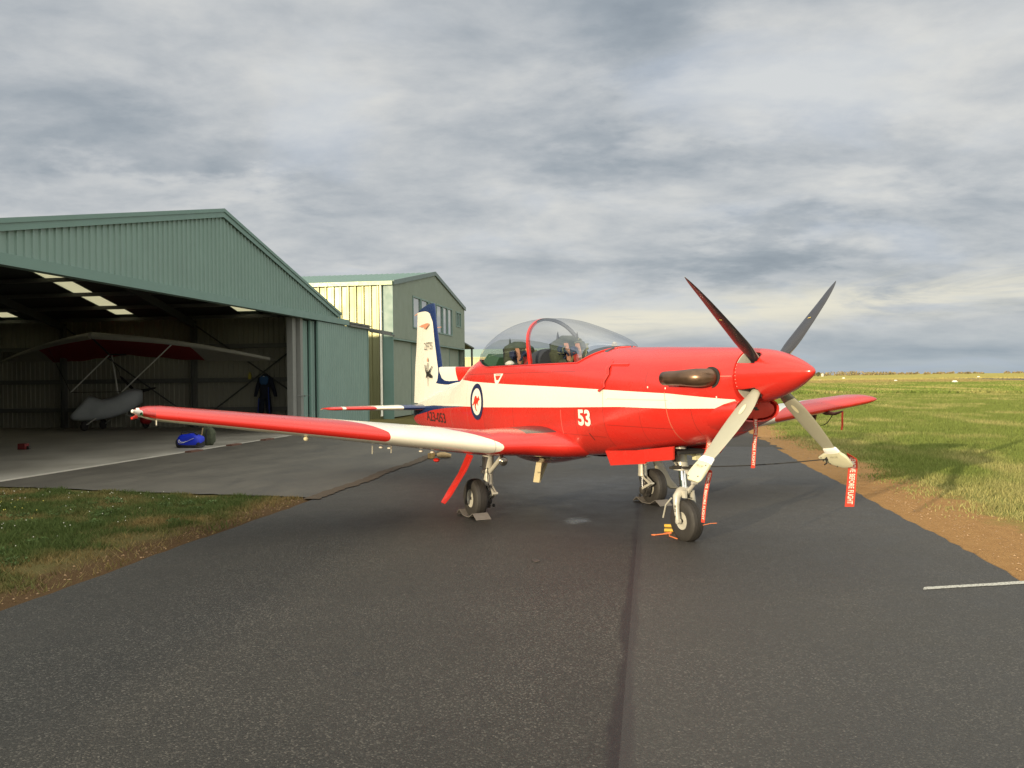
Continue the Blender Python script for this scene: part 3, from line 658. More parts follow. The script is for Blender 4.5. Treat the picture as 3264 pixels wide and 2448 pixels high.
# black anti-glare inside the windscreen lip is left red; seams as fine darker lines
def seam(c, X0, z0, z1, w2=.004, col=(.16, .02, .015), slope=0.):
    q = N.math('ABSOLUTE', N.math('SUBTRACT', N.math('SUBTRACT', x, X0), N.math('MULTIPLY', N.math('SUBTRACT', z, z0), slope)))
    k3 = N.math('MULTIPLY', N.lt(q, w2), N.math('MULTIPLY', N.gt(z, z0), N.lt(z, z1)))
    return N.mix(N.math('MULTIPLY', k3, .7), c, col)
def hseam(c, z0, x0, x1, w2=.003, col=(.16, .02, .015)):
    k3 = N.math('MULTIPLY', N.lt(N.math('ABSOLUTE', N.math('SUBTRACT', z, z0)), w2), N.math('MULTIPLY', N.gt(x, x0), N.lt(x, x1)))
    return N.mix(N.math('MULTIPLY', k3, .7), c, col)
dull = N.math('MULTIPLY', N.math('MULTIPLY', N.gt(x, -1.75), N.lt(x, 1.55)), N.math('MULTIPLY', N.lt(z, 1.745), N.math('SUBTRACT', 1, wmask)))
c = N.mix(N.math('MULTIPLY', dull, .30), c, (.40, .045, .03))
c = seam(c, 2.68, .9, 1.52, .005, (.55, .20, .12), -.12); c = seam(c, 1.55, .8, 1.9, .004, (.2, .02, .015)); c = hseam(c, 1.662, 3.37, 3.43); c = hseam(c, 1.665, 2.9, 3.42, .004, (.75, .25, .18))
c = seam(c, 2.2, .95, 1.36, .003); c = hseam(c, 1.16, 1.6, 2.66, .003); c = seam(c, .95, 1.0, 1.3, .003); c = hseam(c, 1.02, -.6, 1.5, .003); c = seam(c, -2.45, .8, 1.6, .003, (.45, .2, .15)); c = seam(c, 2.95, 1.1, 1.36, .003); c = hseam(c, 1.85, 1.6, 3.3, .0025); c = seam(c, 2.3, 1.55, 1.95, .003)
c = hseam(c, 1.745, -2.5, .9, .004); c = seam(c, -1.75, .8, 1.27); c = seam(c, -.7, .9, 1.3, .004); c = seam(c, .62, .85, 1.3, .004, (.6, .25, .2)); c = hseam(c, 1.44, 1.6, 2.65, .003, (.35, .3, .2)); c = seam(c, -3.35, .8, 1.6, .003, (.4, .3, .2))
# lighter oily sheen on lower cowl
# rivet rows as tiny dimples, soot trailing from the stacks
soot = N.math('MULTIPLY', N.math('MULTIPLY', N.sstep(x, 2.85, 2.3, 0, 1), N.sstep(x, .6, 2.2, 0, 1)), N.math('MULTIPLY', N.sstep(N.math('ABSOLUTE', N.math('SUBTRACT', z, 1.655)), .0, .13, 1, 0), N.noise(N.vmath('MULTIPLY', o, (.7, 1., 6.)), 3., 5, .6)))
c = N.mix(N.math('MULTIPLY', soot, .42), c, (.12, .03, .02))
N.link(c, P.inputs['Base Color']); paint(P, N, o, .24)
rx = N.math('ABSOLUTE', N.math('SUBTRACT', N.math('FRACT', N.math('DIVIDE', x, .55)), .5)); rr9 = N.math('MULTIPLY', N.lt(rx, .012), N.lt(N.math('ABSOLUTE', N.math('SUBTRACT', N.math('FRACT', N.math('MULTIPLY', z, 28.)), .5)), .18))
rz9 = N.math('MULTIPLY', N.lt(N.math('ABSOLUTE', N.math('SUBTRACT', N.math('FRACT', N.math('DIVIDE', z, .29)), .5)), .017), N.lt(N.math('ABSOLUTE', N.math('SUBTRACT', N.math('FRACT', N.math('MULTIPLY', x, 28.)), .5)), .18))
N.link(N.bump(N.math('ADD', N.math('MAXIMUM', rr9, rz9), N.math('MULTIPLY', N.noise(o, 2.2, 3), 1.2)), .35, .004), P.inputs['Normal'])
def panelmask(x0, x1, z0, z1, w2=.003):
    inx = N.math('MULTIPLY', N.gt(x, x0), N.lt(x, x1)); inz = N.math('MULTIPLY', N.gt(z, z0), N.lt(z, z1))
    ex = N.math('MULTIPLY', N.math('MAXIMUM', N.lt(N.math('ABSOLUTE', N.math('SUBTRACT', x, x0)), w2), N.lt(N.math('ABSOLUTE', N.math('SUBTRACT', x, x1)), w2)), inz)
    return ex
fus = mesh('fuselage', V, F, m_fus, ac, ang=50)
# slightly darker matt side panels (access doors)
def patch(name, x0, x1, z0, z1, mat, side=-1, lift=.002, nx=14, nz=8):
    g = MB(); g.grid(lambda a, b3: (L(x0, x1, a), side*(half_y(L(x0, x1, a), L(z0, z1, b3))+lift), L(z0, z1, b3)), nx, nz)
    return g.build(name, mat, ac)
m_redm = M('matt_red_panel', (.47, .03, .018), .45, var=.05, vs=3)
patch('side_panel', -1.72, 1.52, 1.345, 1.345, m_redm) if False else None
def decal(name, pts2, faces, mat, side=-1, lift=.004, parent=None):
    V = [(px, side*(half_y(px, pz)+lift), pz) for px, pz in pts2]
    return mesh(name, V, faces if side < 0 else [f[::-1] for f in faces], mat, parent or fus, smooth=False)
def poly_fan(cx, cz, pts):      # dense fan
    V = [(cx, cz)]; n = len(pts)
    for k2 in (.5, 1.):
        V += [(cx+(a-cx)*k2, cz+(b2-cz)*k2) for a, b2 in pts]
    F = [(0, 1+i, 1+(i+1) % n) for i in range(n)]+[(1+i, 1+n+i, 1+n+(i+1) % n, 1+(i+1) % n) for i in range(n)]
    return V, F
def ringpts(cx, cz, r0, r1, n=40, k=3):
    V = []; F = []
    for j in range(k+1):
        r = L(r0, r1, j/k); V += [(cx+r*math.cos(2*math.pi*i/n), cz+r*math.sin(2*math.pi*i/n)) for i in range(n)]
    for j in range(k):
        for i in range(n): F.append((j*n+i, (j+1)*n+i, (j+1)*n+(i+1) % n, j*n+(i+1) % n))
    return V, F
m_wflat = M('white_marking', (.80, .77, .66), .35, var=.02); m_bflat = M('navy_marking', (.02, .025, .075), .35); m_kflat = M('black_marking', (.02, .02, .018), .5); m_rflat = M('red_marking', (.60, .04, .02), .4)
RX, RZ = -2.0, 1.345
V, F = ringpts(RX, RZ, .0, .205); decal('roundel_disc', V, F, m_wflat, lift=.004)
V, F = ringpts(RX, RZ, .195, .265, k=2); decal('roundel_ring', V, F, m_bflat, lift=.006)
KG = [(.135, .03), (.10, .055), (.085, .085), (.06, .06), (.03, .045), (-.0, .075), (-.04, .085), (-.075, .06), (-.10, .01), (-.135, -.03), (-.18, -.05), (-.13, -.055), (-.085, -.03), (-.06, -.035), (-.07, -.075), (-.03, -.12), (.03, -.135), (-.015, -.10), (-.035, -.07), (-.01, -.035), (.03, -.02), (.055, -.055), (.075, -.05), (.055, -.015), (.075, .015)]
V = [(RX+a*1.05, RZ+b2*1.05) for a, b2 in KG]; decal('kangaroo', V, [tuple(range(len(V)))[::-1]], m_rflat, lift=.008)
def fustext(name, txt, x0, x1, z0, z1, mat, bold=0., lift=.0045):
    V, F = text2d(txt, bold); return decal(name, [(L(x0, x1, a), L(z0, z1, b2)) for a, b2 in V], F, mat, lift=lift)
fustext('number', '53', 1.02, 1.285, 1.13, 1.315, m_wflat, .035)
fustext('serial', 'A23-053', -4.95, -3.70, .955, 1.12, m_kflat, .01)
# ejection warning triangle
decal('warning_triangle', [(-1.42, 1.742), (-1.25, 1.742), (-1.09, 1.742), (-1.19, 1.62), (-1.23, 1.585), (-1.27, 1.585), (-1.33, 1.63)], [(0, 6, 5, 4, 3, 2, 1)], m_wflat)
decal('warning_triangle', [(-1.35, 1.715), (-1.16, 1.715), (-1.22, 1.655), (-1.29, 1.655)], [(0, 3, 2, 1)], m_rflat, lift=.006)
fustext('warning_text', 'DANGER', -1.35, -1.16, 1.722, 1.736, m_rflat, .01, .007)
decal('slot_mark', [(1.19, 1.05), (1.205, 1.05), (1.255, .975), (1.24, .975)], [(0, 3, 2, 1)], m_kflat)
for (a, b2, c2, d2) in ((.62, .95, 1.40, 1.62),): pass
# small stencil dabs & fasteners
for (px, pz) in [(2.35, 1.565), (2.62, 1.555), (3.26, 1.475), (1.58, 1.80), (1.62, 1.44), (.66, .92), (.70, .93), (.75, .91), (2.7, 1.42), (3.2, 1.72), (3.2, 1.69), (-.55, .88)]:
    g = MB(); g.ball((px, -half_y(px, pz)-.002, pz), (.010, .004, .011), 8); g.build('fastener', m_wflat, fus)
# tie-down flag folded over side seam near the windscreen
g = MB(); pth = [(1.56, 1.86), (1.57, 1.76), (1.60, 1.70), (1.55, 1.63), (1.56, 1.57), (1.50, 1.52)]
pts = [(a, -half_y(a, b2)-.012-.01*(i % 2), b2) for i, (a, b2) in enumerate(pth)]
g.grid(lambda a, b3: Vector(pts[min(int(round(b3*(len(pts)-1))), len(pts)-1)])+Vector((L(-.03, .035, a), .006*math.sin(a*7), .01*math.sin(a*5+b3*9))), 5, len(pts)); tape = g.build('red_tape', m_red, fus)
g = MB(); g.box((1.75, -half_y(1.75, 1.80)-.004, 1.80), (.17, .004, -.002), (0, .004, .004), (.0, .002, .013)); g.build('access_strip', m_red, fus)
# cockpit rim, tub, glare shields
m_tub = M('dark_cockpit', (.035, .04, .045), .7); m_tubg = M('green_interior', (.05, .12, .06), .6)
g = MB(); XT = list(lsp(-2.55, 1.35, 50))
def tubp(a, b3):
    X = L(-2.60, 1.38, b3); yc = max(.0, y_cut(X)-.012); zt = top_z(X, yc)-.004
    pr = [(-yc, zt), (-yc*.96, zt-.10), (-yc*.9, 1.30), (0, 1.25), (yc*.9, 1.30), (yc*.96, zt-.10), (yc, zt)]
    return (X,)+pr[int(round(a*6))]
g.grid(tubp, 7, 46); g.build('cockpit_tub', m_tub, ac)
g = MB()       # light edge line round the opening
for sgn in (-1, 1):
    pts = [(X, sgn*(y_cut(X)+.004), top_z(X, y_cut(X))+.004) for X in lsp(-2.65, 1.415, 90)]
    g.tube(pts, .008, 6)
g.build('canopy_rail', m_red, ac)
# ---- canopy
czp = pchip([-2.66, -2.4, -2.0, -1.6, -1.2, -.85, -.35, .1, .4, .8, 1.15, 1.42], [1.955, 2.10, 2.29, 2.405, 2.455, 2.468, 2.45, 2.395, 2.33, 2.225, 2.11, 2.0])
def can(X, a, sc2=1., dzc=0.):      # a: 0..1 across
    yc = max(y_cut(X), .0005); zs = top_z(X, yc); zc = max(czp(X), zs+.0005); th = math.pi*a; bul = 1+.06*math.sin(th*2)**2
    return Vector((X, -yc*math.copysign(abs(math.cos(th))**.86, math.cos(th))*bul*sc2, zs+(zc-zs)*math.sin(th)**.9*sc2))
g = MB(); g.grid(lambda a, b3: can(L(-2.655, 1.415, .5-.5*math.cos(math.pi*b3)), a), 41, 80)
cn = g.build('canopy', m_glassc, ac, ang=80)
g = MB()       # bow between the two cockpits
def bow(a, k, X0=-.34, lean=-.30):
    s_ = math.sin(math.pi*a); X = X0+lean*s_**1.3
    return X
m_bowin = M('dark_bow_inner', (.10, .11, .13), .5)
def bowstrip(dx0, dx1, sc0, sc1, mats, nm, par):
    g = MB(); n = 40; V = []
    for i in range(n+1):
        a = i/n; X = bow(a, 0)
        p0 = can(X+dx0, a); p1 = can(X+dx1, a); cen = Vector((X, 0, ZS+.1)); 
        o0 = p0+(p0-cen).normalized()*.006; o1 = p1+(p1-cen).normalized()*.006; i0 = p0-(p0-cen).normalized()*.03; i1 = p1-(p1-cen).normalized()*.03
        V += [o0, o1, i1, i0]
    F = []; mi = []
    for i in range(n):
        for k2 in range(4): F.append((4*i+k2, 4*(i+1)+k2, 4*(i+1)+(k2+1) % 4, 4*i+(k2+1) % 4)); mi.append(0 if k2 == 0 or (k2 == 1 and i < 15) else 1)
    return mesh(nm, V, F, mats, par, mi=mi, ang=50)
bowstrip(-.03, .03, 0, 0, [m_red, m_bowin], 'canopy_bow', cn)
# ---- rear fairing edge lines
g = MB(); pts = [(X, -half_y(X, zz2)-.002, zz2) for X, zz2 in ((-2.62, 1.88), (-2.8, 1.80), (-3.0, 1.725), (-3.2, 1.668), (-3.4, 1.635))]
g.tube(pts, [.008, .008, .008, .007, .004], 6); g.build('fairing_edge', M('bare_edge', (.75, .5, .4), .4), fus)
# ---- ejection seats
m_olive = M('olive_webbing', (.058, .068, .038), .85, var=.45, vs=11, bump=.8, bs=45); m_tan = M('tan_strap', (.62, .29, .17), .8, var=.1); m_seatk = M('seat_shell', (.025, .027, .03), .6); m_bluek = M('navy_pad', (.02, .03, .07), .8)
m_plac = M('red_placard', (.55, .05, .03), .5)
def blob(g, c, r, amp=.12, seg=18, seed=0):
    c = Vector(c); n = seg; V = []; m = n//2; ph = [random.uniform(0, 6) for _ in range(6)]
    for i in range(m+1):
        th = math.pi*i/m
        for k2 in range(n):
            a = 2*math.pi*k2/n; q = 1+amp*(math.sin(3*a+ph[0])*math.sin(2*th+ph[1])+.6*math.sin(5*a+ph[2]+3*th)+.5*math.sin(7*th+ph[3]))*math.sin(th)
            V.append(c+Vector((r[0]*math.sin(th)*math.cos(a)*q, r[1]*math.sin(th)*math.sin(a)*q, r[2]*math.cos(th)*q)))
    g.add(V, [(i*n+k2, (i+1)*n+k2, (i+1)*n+(k2+1) % n, i*n+(k2+1) % n) for i in range(m) for k2 in range(n)])
m_olive2 = M('pale_webbing', (.16, .17, .09), .85)
def seat(X, dz, full=True):
    r = thing('seat', '', '', (0, 0, 0)); del r['label']; del r['category']; r.parent = ac; r.name = 'ejection_seat'
    g = MB(); g.box((X-.14, 0, 1.78+dz), (.05, 0, .01), (0, .19, 0), (-.05, 0, .33)); g.ab(X-.12, X+.30, -.19, .19, 1.45+dz, 1.62+dz); g.ab(X-.17, X-.05, -.15, .15, 2.02+dz, 2.14+dz)
    for sg in (-1, 1): g.prism([(X-.14, sg*.19, 1.55+dz), (X+.25, sg*.19, 1.55+dz), (X+.15, sg*.19, 1.72+dz), (X-.10, sg*.19, 1.98+dz), (X-.16, sg*.19, 1.98+dz)], (0, -sg*.02, 0))
    g.build('seat_shell', m_seatk, r, smooth=False)
    g = MB(); blob(g, (X-.09, 0, 2.03+dz), (.10, .25, .17), .10); blob(g, (X-.05, -.16, 1.93+dz), (.09, .10, .14), .15); blob(g, (X-.05, .16, 1.92+dz), (.09, .10, .14), .15)
    blob(g, (X+.03, -.15, 1.80+dz), (.09, .07, .10), .2); blob(g, (X+.03, .16, 1.78+dz), (.09, .07, .10), .2)
    g.build('parachute_pack', m_olive, r, ang=60)
    for sg in (-1, 1): g = MB(); g.lathe((X-.10, sg*.14, 2.12+dz), (0, 0, 1), [(0, .022), (.05, .017), (.09, .012), (.13, .002)], 10); g.build('canopy_breaker', m_seatk, r)
    g = MB(); g.box((X-.0, 0, 1.84+dz), (.03, 0, 0), (0, .12, 0), (-.02, 0, .13)); g.build('back_pad', m_bluek, r)
    rs = random.Random(int(X*100))
    for q9 in range(9):
        y9 = rs.uniform(-.2, .2); z9 = rs.uniform(1.78, 2.1)+dz; g = MB(); pp = [Vector((X+.05+rs.uniform(0, .05), y9, z9))]
        for _ in range(4): pp.append(pp[-1]+Vector((rs.uniform(-.02, .02), rs.uniform(-.06, .06), rs.uniform(-.07, .03))))
        g.tube(pp, rs.uniform(.007, .014), 6); g.build('webbing', [m_olive2, m_seatk, m_olive2, m_bluek][q9 % 4], r)
    g = MB(); blob(g, (X+.02, -.16, 2.0+dz), (.05, .05, .07), .2); blob(g, (X+.03, .02, 1.97+dz), (.05, .06, .09), .2); blob(g, (X+.06, -.08, 1.76+dz), (.06, .06, .05), .2); g.build('dark_pouch', m_bluek, r)
    def ribbon(pts, w2, mat, nm):
        g = MB(); V = []
        for i, q in enumerate(pts):
            q = Vector(q); V += [q+Vector((0, -w2, 0)), q+Vector((0, w2, 0)), q+Vector((-.012, w2, 0)), q+Vector((-.012, -w2, 0))]
        F = [(4*i+k2, 4*i+(k2+1) % 4, 4*i+4+(k2+1) % 4, 4*i+4+k2) for i in range(len(pts)-1) for k2 in range(4)]; g.add(V, F); g.build(nm, mat, r, smooth=False)
    ribbon([(X+.0, -.075, 2.10+dz), (X+.035, -.07, 2.0+dz), (X+.055, -.06, 1.88+dz), (X+.07, -.05, 1.72+dz)], .028, m_tan, 'strap')
    ribbon([(X+.0, .085, 2.10+dz), (X+.035, .09, 2.0+dz), (X+.055, .10, 1.88+dz), (X+.07, .11, 1.74+dz)], .030, m_tan, 'strap')
    ribbon([(X+.085, .02, 1.98+dz), (X+.09, .025, 1.88+dz), (X+.10, .05, 1.74+dz)], .036, m_plac, 'placard')
    ribbon([(X+.08, -.17, 1.72+dz), (X+.085, -.06, 1.84+dz), (X+.07, .0, 1.96+dz), (X+.03, .03, 2.06+dz)], .014, M('khaki_strap', (.20, .19, .09), .8) if full else m_olive, 'strap')
    ribbon([(X+.09, -.14, 1.70+dz), (X+.10, -.02, 1.76+dz), (X+.10, .12, 1.72+dz)], .02, m_tan, 'strap')
    g = MB(); g.lathe((X+.0, -.19, 1.98+dz), (.6, -.8, 0), [(0, .028), (.012, .028), (.012, .014), (0, .014)], 14); g.build('gauge_ring', m_plac, r)
    return r
seat(.02, .01); seat(-1.42, .0, False)
m_shroud = M('instrument_shroud', (.06, .065, .075), .65)
def shroud(X0, X1, w2, z1, nm):
    g = MB()
    def fn(a, b3):
        X = L(X0, X1, b3); th = math.pi*a; ht = z1*math.sin(min(1, b3*1.6+.25)*math.pi/2)
        return (X, -w2*math.cos(th), 1.74+(ht-1.74)*math.sin(th)**.5)
    g.grid(fn, 17, 8); V = [fn(i/16, 0) for i in range(17)]; g.add(V, [tuple(range(17))[::-1]]); V = [fn(i/16, 1) for i in range(17)]; g.add(V, [tuple(range(17))]); g.build(nm, m_shroud, ac, ang=60)
shroud(.50, 1.30, .30, 2.03, 'instrument_shroud'); shroud(-.98, -.35, .27, 2.065, 'instrument_shroud')
g = MB(); g.prism([(-2.45, -.26, 1.80), (-1.75, -.30, 1.80), (-1.72, -.22, 1.98), (-2.3, -.14, 2.05)], (0, .52, 0)); g.build('rear_bulkhead', m_tubg, ac, smooth=False)
g = MB(); blob(g, (-1.18, -.30, 1.87), (.09, .06, .05), .05); g.build('white_cap', m_wflat, ac)
g = MB(); g.ab(1.02, 1.07, -.025, .025, 1.98, 2.06); g.lathe((1.045, 0, 2.06), (0, 0, 1), [(0, .028), (.018, .022)], 12); g.build('temperature_probe', M('probe_brass', (.55, .5, .42), .35, .5), ac)
# ---- exhaust stacks
m_exh = M('heat_stained_steel', (.16, .10, .065), .34, .75, var=.35, vs=6)
for sg in (-1, 1):
    pts = []; r = []
    for t in lsp(0, 1, 16):
        a = t*math.pi/2*1.0
        X = 3.37-.0; 
        pts.append((3.34-.17*math.sin(a)*1.0-.0, sg*(.36+.17*(1-math.cos(a))*1.0+0.02), 1.655)); 
    pts = [(3.20, sg*.26, 1.655), (3.20, sg*.34, 1.655), (3.185, sg*.40, 1.655), (3.15, sg*.445, 1.655), (3.09, sg*.475, 1.655), (3.01, sg*.488, 1.655), (2.90, sg*.492, 1.653), (2.81, sg*.495, 1.652), (2.735, sg*.498, 1.65)]
    r = [.082, .082, .083, .083, .078, .072, .069, .068, .067]
    g = MB(); g.tube(pts, r, 24, caps=False, up=(0, 0, 1)); pin = [Vector(q) for q in pts[-4:]][::-1]; 
    ex_ = g.build('exhaust_stack', m_exh, ac, ang=70)
    md = ex_.modifiers.new('s', 'SOLIDIFY'); md.thickness = .006; md.offset = -1
    g = MB(); X = 3.20; g.lathe((X, sg*(half_y(X, 1.655)-.030), 1.655), (.2, sg, 0), [(0, .0), (.025, .098), (.036, .098), (.036, .0)], 28); g.build('exhaust_opening', m_dark, ac)
    g = MB(); g.lathe((2.75, sg*.497, 1.65), (-1, sg*.02, 0), [(.0, .0), (-.001, .062)], 24); g.build('exhaust_bore', m_dark, ac)
# ---- chin intake with lip
def oval(X, cy, cz, w2, h2, n=36, p=2.3):
    return [Vector((X, cy+w2*math.copysign(abs(math.cos(t))**(2/p), math.cos(t)), cz+h2*math.copysign(abs(math.sin(t))**(2/p), math.sin(t)))) for t in [2*math.pi*i/n for i in range(n)]]
def loftr(rings, cap0=False, cap1=False):
    n = len(rings[0]); V = [v2 for r2 in rings for v2 in r2]; F = [(i*n+k2, i*n+(k2+1) % n, (i+1)*n+(k2+1) % n, (i+1)*n+k2) for i in range(len(rings)-1) for k2 in range(n)]
    if cap0: F.append(tuple(range(n))[::-1])
    if cap1: F.append(tuple(range((len(rings)-1)*n, len(rings)*n)))
    return V, F
V, F = loftr([oval(2.95, 0, 1.33, .31, .25), oval(3.2, 0, 1.335, .30, .19), oval(3.34, 0, 1.35, .282, .145), oval(3.42, 0, 1.36, .265, .122), oval(3.45, 0, 1.362, .252, .112), oval(3.445, 0, 1.362, .235, .098), oval(3.37, 0, 1.36, .23, .092)])
mesh('chin_intake', V, F, m_red, ac, ang=60)
g = MB(); V, F = loftr([oval(3.37, 0, 1.36, .212, .080), oval(3.430, 0, 1.36, .212, .080), oval(3.438, 0, 1.36, .20, .070)], False, True)
pl = tag(mesh('intake_plug', V, F, M('red_foam_plug', (.60, .05, .03), .75, bump=.3), None, ang=50), 'red foam plug filling the chin air intake under the spinner', 'intake plug')
g = MB(); g.box((3.4425, -.04, 1.375), (.001, 0, 0), (0, .045, 0), (0, 0, .010)); g.box((3.4425, .0, 1.36), (.001, 0, 0), (0, .02, 0), (0, 0, .006)); g.build('plug_mark', m_kflat, pl, smooth=False)
# ---- spinner with blade slots
HUBX, HZ = 3.5955, 1.667; PHI = math.radians(46.28)
f_sp = pchip([0, .06, .16, .28, .42, .54, .64, .70, .728], [.248, .245, .232, .207, .165, .118, .068, .032, .0])
nX, nT = 46, 144; V = []; XB = 3.425
sx = [.722*(1-(1-i/(nX-1))**1.25) for i in range(nX)]
for hh in sx:
    r = f_sp(hh)
    for k2 in range(nT): a = 2*math.pi*k2/nT; V.append((XB+hh, r*math.cos(a), HZ+r*math.sin(a)+.045*max(0, hh-.1)))
F = []
for i in range(nX-1):
    for k2 in range(nT):
        a = 2*math.pi*(k2+.5)/nT; hm = (sx[i]+sx[i+1])/2; cut = False
        for b2 in range(4):
            da = (a-(PHI+b2*math.pi/2)+math.pi) % (2*math.pi)-math.pi; arc = da*.24
            if abs(arc) < .072 and hm < .17+.07: 
                if hm < .17 or math.hypot(arc, hm-.17) < .072: cut = True
        if not cut: F.append((i*nT+k2, i*nT+(k2+1) % nT, (i+1)*nT+(k2+1) % nT, (i+1)*nT+k2))
F.append(tuple(range((nX-1)*nT, nX*nT)))
sp = mesh('spinner', V, F, m_red, ac, ang=60); md = sp.modifiers.new('s', 'SOLIDIFY'); md.thickness = .006; md.offset = -1
g = MB(); g.lathe((XB-.012, 0, HZ), (1, 0, 0), [(0, .246), (.008, .247), (.02, .235), (.024, .0)], 64); g.build('spinner_backplate', m_galu, sp)
m_screw = M('screw_heads', (.8, .6, .5), .3, .5)
g = MB(); g.lathe((XB, 0, HZ), (1, 0, 0), [(0.01, .12), (.1, .125), (.25, .12), (.35, .08), (.4, .0)], 24)
for b2 in range(4):
    a = PHI+b2*math.pi/2; g.lathe((HUBX, 0, HZ), (0, math.cos(a), math.sin(a)), [(.0, .065), (.17, .062), (.17, .05), (.2, .048)], 18)
g.build('propeller_hub', m_dmetal, sp)
for k2 in range(48):
    a = 2*math.pi*k2/48
    if min(abs((a-(PHI+b2*math.pi/2)+math.pi) % (2*math.pi)-math.pi) for b2 in range(4)) > .36: g = MB(); g.ball((XB+.022, .2475*math.cos(a), HZ+.2475*math.sin(a)), .0045, 6); g.build('screw', m_screw, sp)
# ---- blades (feathered), dark pressure face and pale back
m_bk = M('black_blade_face', (.020, .019, .022), .28, var=.1, vs=5, coat=.2); m_gr = M('grey_blade_back', (.36, .35, .27), .42, var=.06, vs=5)
f_ch = pchip([.12, .2, .3, .44, .62, .82, 1.0, 1.12, 1.19, 1.22], [.085, .11, .165, .205, .195, .165, .125, .085, .040, .008])
f_th = pchip([.12, .2, .3, .5, .8, 1.22], [.085, .075, .045, .026, .016, .005])
f_tw = pchip([.12, .3, .6, .9, 1.22], [0, 3, 7, 9, 11])
f_sw = pchip([.12, .5, .9, 1.22], [0, .004, .0, -.03])
def blade(k2):
    a = PHI+k2*math.pi/2; rad = Vector((0, math.cos(a), math.sin(a))); tan = Vector((0, -math.sin(a), math.cos(a))); ax = Vector((1, 0, 0)); n = 18; rings = []
    RR2 = [.12, .16, .2, .25, .3, .36, .43, .5, .58, .66, .75, .84, .92, 1.0, 1.06, 1.11, 1.15, 1.18, 1.2, 1.215, 1.22]
    for r in RR2:
        be = math.radians(f_tw(r)); cd2 = ax*math.cos(be)+tan*math.sin(be); nd = -ax*math.sin(be)+tan*math.cos(be); ch = f_ch(r); th = f_th(r); q = []
        for i in range(n):
            t = 2*math.pi*i/n; q.append(Vector((HUBX, 0, HZ))+rad*r*.988+cd2*(ch/2*math.cos(t)+f_sw(r))+nd*(th/2*math.sin(t)))
        rings.append(q)
    V, F = loftr(rings, True, True); mi = []
    for i in range(len(rings)-1):
        for j in range(n): mi.append(0 if j < n/2 else 1)
    mi += [0, 1]
    bl = mesh('propeller_blade', V, F, [m_bk, m_gr], ac, mi=mi, ang=70)
    def onb(r, side, w0, w1, r0, r1, mat, nm):
        V = []
        for rr2, ww in ((r0, w0), (r0, w1), (r1, w1), (r1, w0)):
            be = math.radians(f_tw(rr2)); cd2 = ax*math.cos(be)+tan*math.sin(be); nd = -ax*math.sin(be)+tan*math.cos(be); ww2 = ww/(f_ch(rr2)/2); 
            V.append(Vector((HUBX, 0, HZ))+rad*rr2+cd2*(ww+f_sw(rr2))+nd*side*(f_th(rr2)/2*math.sqrt(max(0, 1-ww2*ww2))+.003))
        mesh(nm, V, [(0, 1, 2, 3)], mat, bl, smooth=False)
    if k2 in (0, 1): onb(0, 1, -.02, .02, .70, .712, M('yellow_stripe', (.6, .45, .12), .5), 'blade_mark')
    else:
        V = []; 
        for i in range(20):
            t = 2*math.pi*i/20; rr2 = .42+.055*math.cos(t); ww = .022*math.sin(t)+.01; be = math.radians(f_tw(rr2)); cd2 = ax*math.cos(be)+tan*math.sin(be); nd = -ax*math.sin(be)+tan*math.cos(be)
            V.append(Vector((HUBX, 0, HZ))+rad*rr2+cd2*ww-nd*(f_th(rr2)/2*.98+.004))
        mesh('blade_label', V, [tuple(range(20))], M('pale_label', (.7, .66, .45), .5), bl, smooth=False)
    return bl, (rad, tan, ax)
bls = [blade(k2) for k2 in range(4)]
# ---- wings
def naca(t, m=.02, n=26):
    up = []; lo = []
    for i in range(n+1):
        x_ = (1-math.cos(math.pi*i/n))/2; yt = 5*t*(.2969*math.sqrt(x_)-.126*x_-.3516*x_**2+.2843*x_**3-.1036*x_**4); yc = m*4*x_*(1-x_)
        up.append((x_, yc+yt)); lo.append((x_, yc-yt))
    return up[::-1]+lo[1:-1], n
f_le = pchip([0, .37, .45, .5, .6, .72, .85, 1.0, 1.2, 1.6, 5.06], [.86, .85, .81, .78, .71, .63, .565, .525, .49, .46, .30])
def wz(y, sg=-1): return (.728+.127*y if sg < 0 else .742+.113*y) if y > 1.2 else (.8804 if sg < 0 else .8776)-.012*max(0, 1.2-y)**2
def wing(sg):
    st = [.2, .42, .5, .56, .62, .68, .74, .8, .86, .93, 1.0, 1.1, 1.2, 1.4, 1.7, 2.1, 2.6, 3.2, 3.8, 4.4, 4.8, 4.93, 5.0, 5.04, 5.06]
    rings = []; va_ = []
    for y in st:
        xl = f_le(y); xt = L(-1.50, -.72, (y-.5)/4.56); tip = max(0, (y-4.8)/.26)
        if tip > 0: k3 = math.sqrt(max(0, 1-tip**2)); xt = xt+(xl-xt)*.42*(1-k3); xl = xl-.10*(1-k3); tk = .15*(.25+.75*k3)
        else: tk = L(.165, .15, y/5); k3 = 1
        ch = xl-xt; z0 = wz(y, sg); tks = tk*ch*(1. if y > 1 else 1+.0*(1-y))
        af, n = naca(1.0, 0., 26); cam_ = .02*ch
        q = []
        for (x_, yy) in af:
            q.append(Vector((xl-x_*ch, sg*y, z0+.0+yy*tks+cam_*4*x_*(1-x_)-.02*x_*ch)))
        rings.append(q); va_ += [ (1 if i <= n else -1)*af[i][0] for i in range(len(af))]
    if sg > 0: rings = rings
    V, F = loftr(rings, False, True); fl = sg < 0
    if not fl: F = [f[::-1] for f in F]
    return mesh('wing', V, F, m_wing, ac, ang=55, attrs={'chordpos': va_})
m_wing, N, P = newmat('wing_paint'); o = N.obj(); x, y, z = N.sep(o); ay = N.math('ABSOLUTE', y); cp = N.attr('chordpos')
upm = N.gt(cp, -.035)
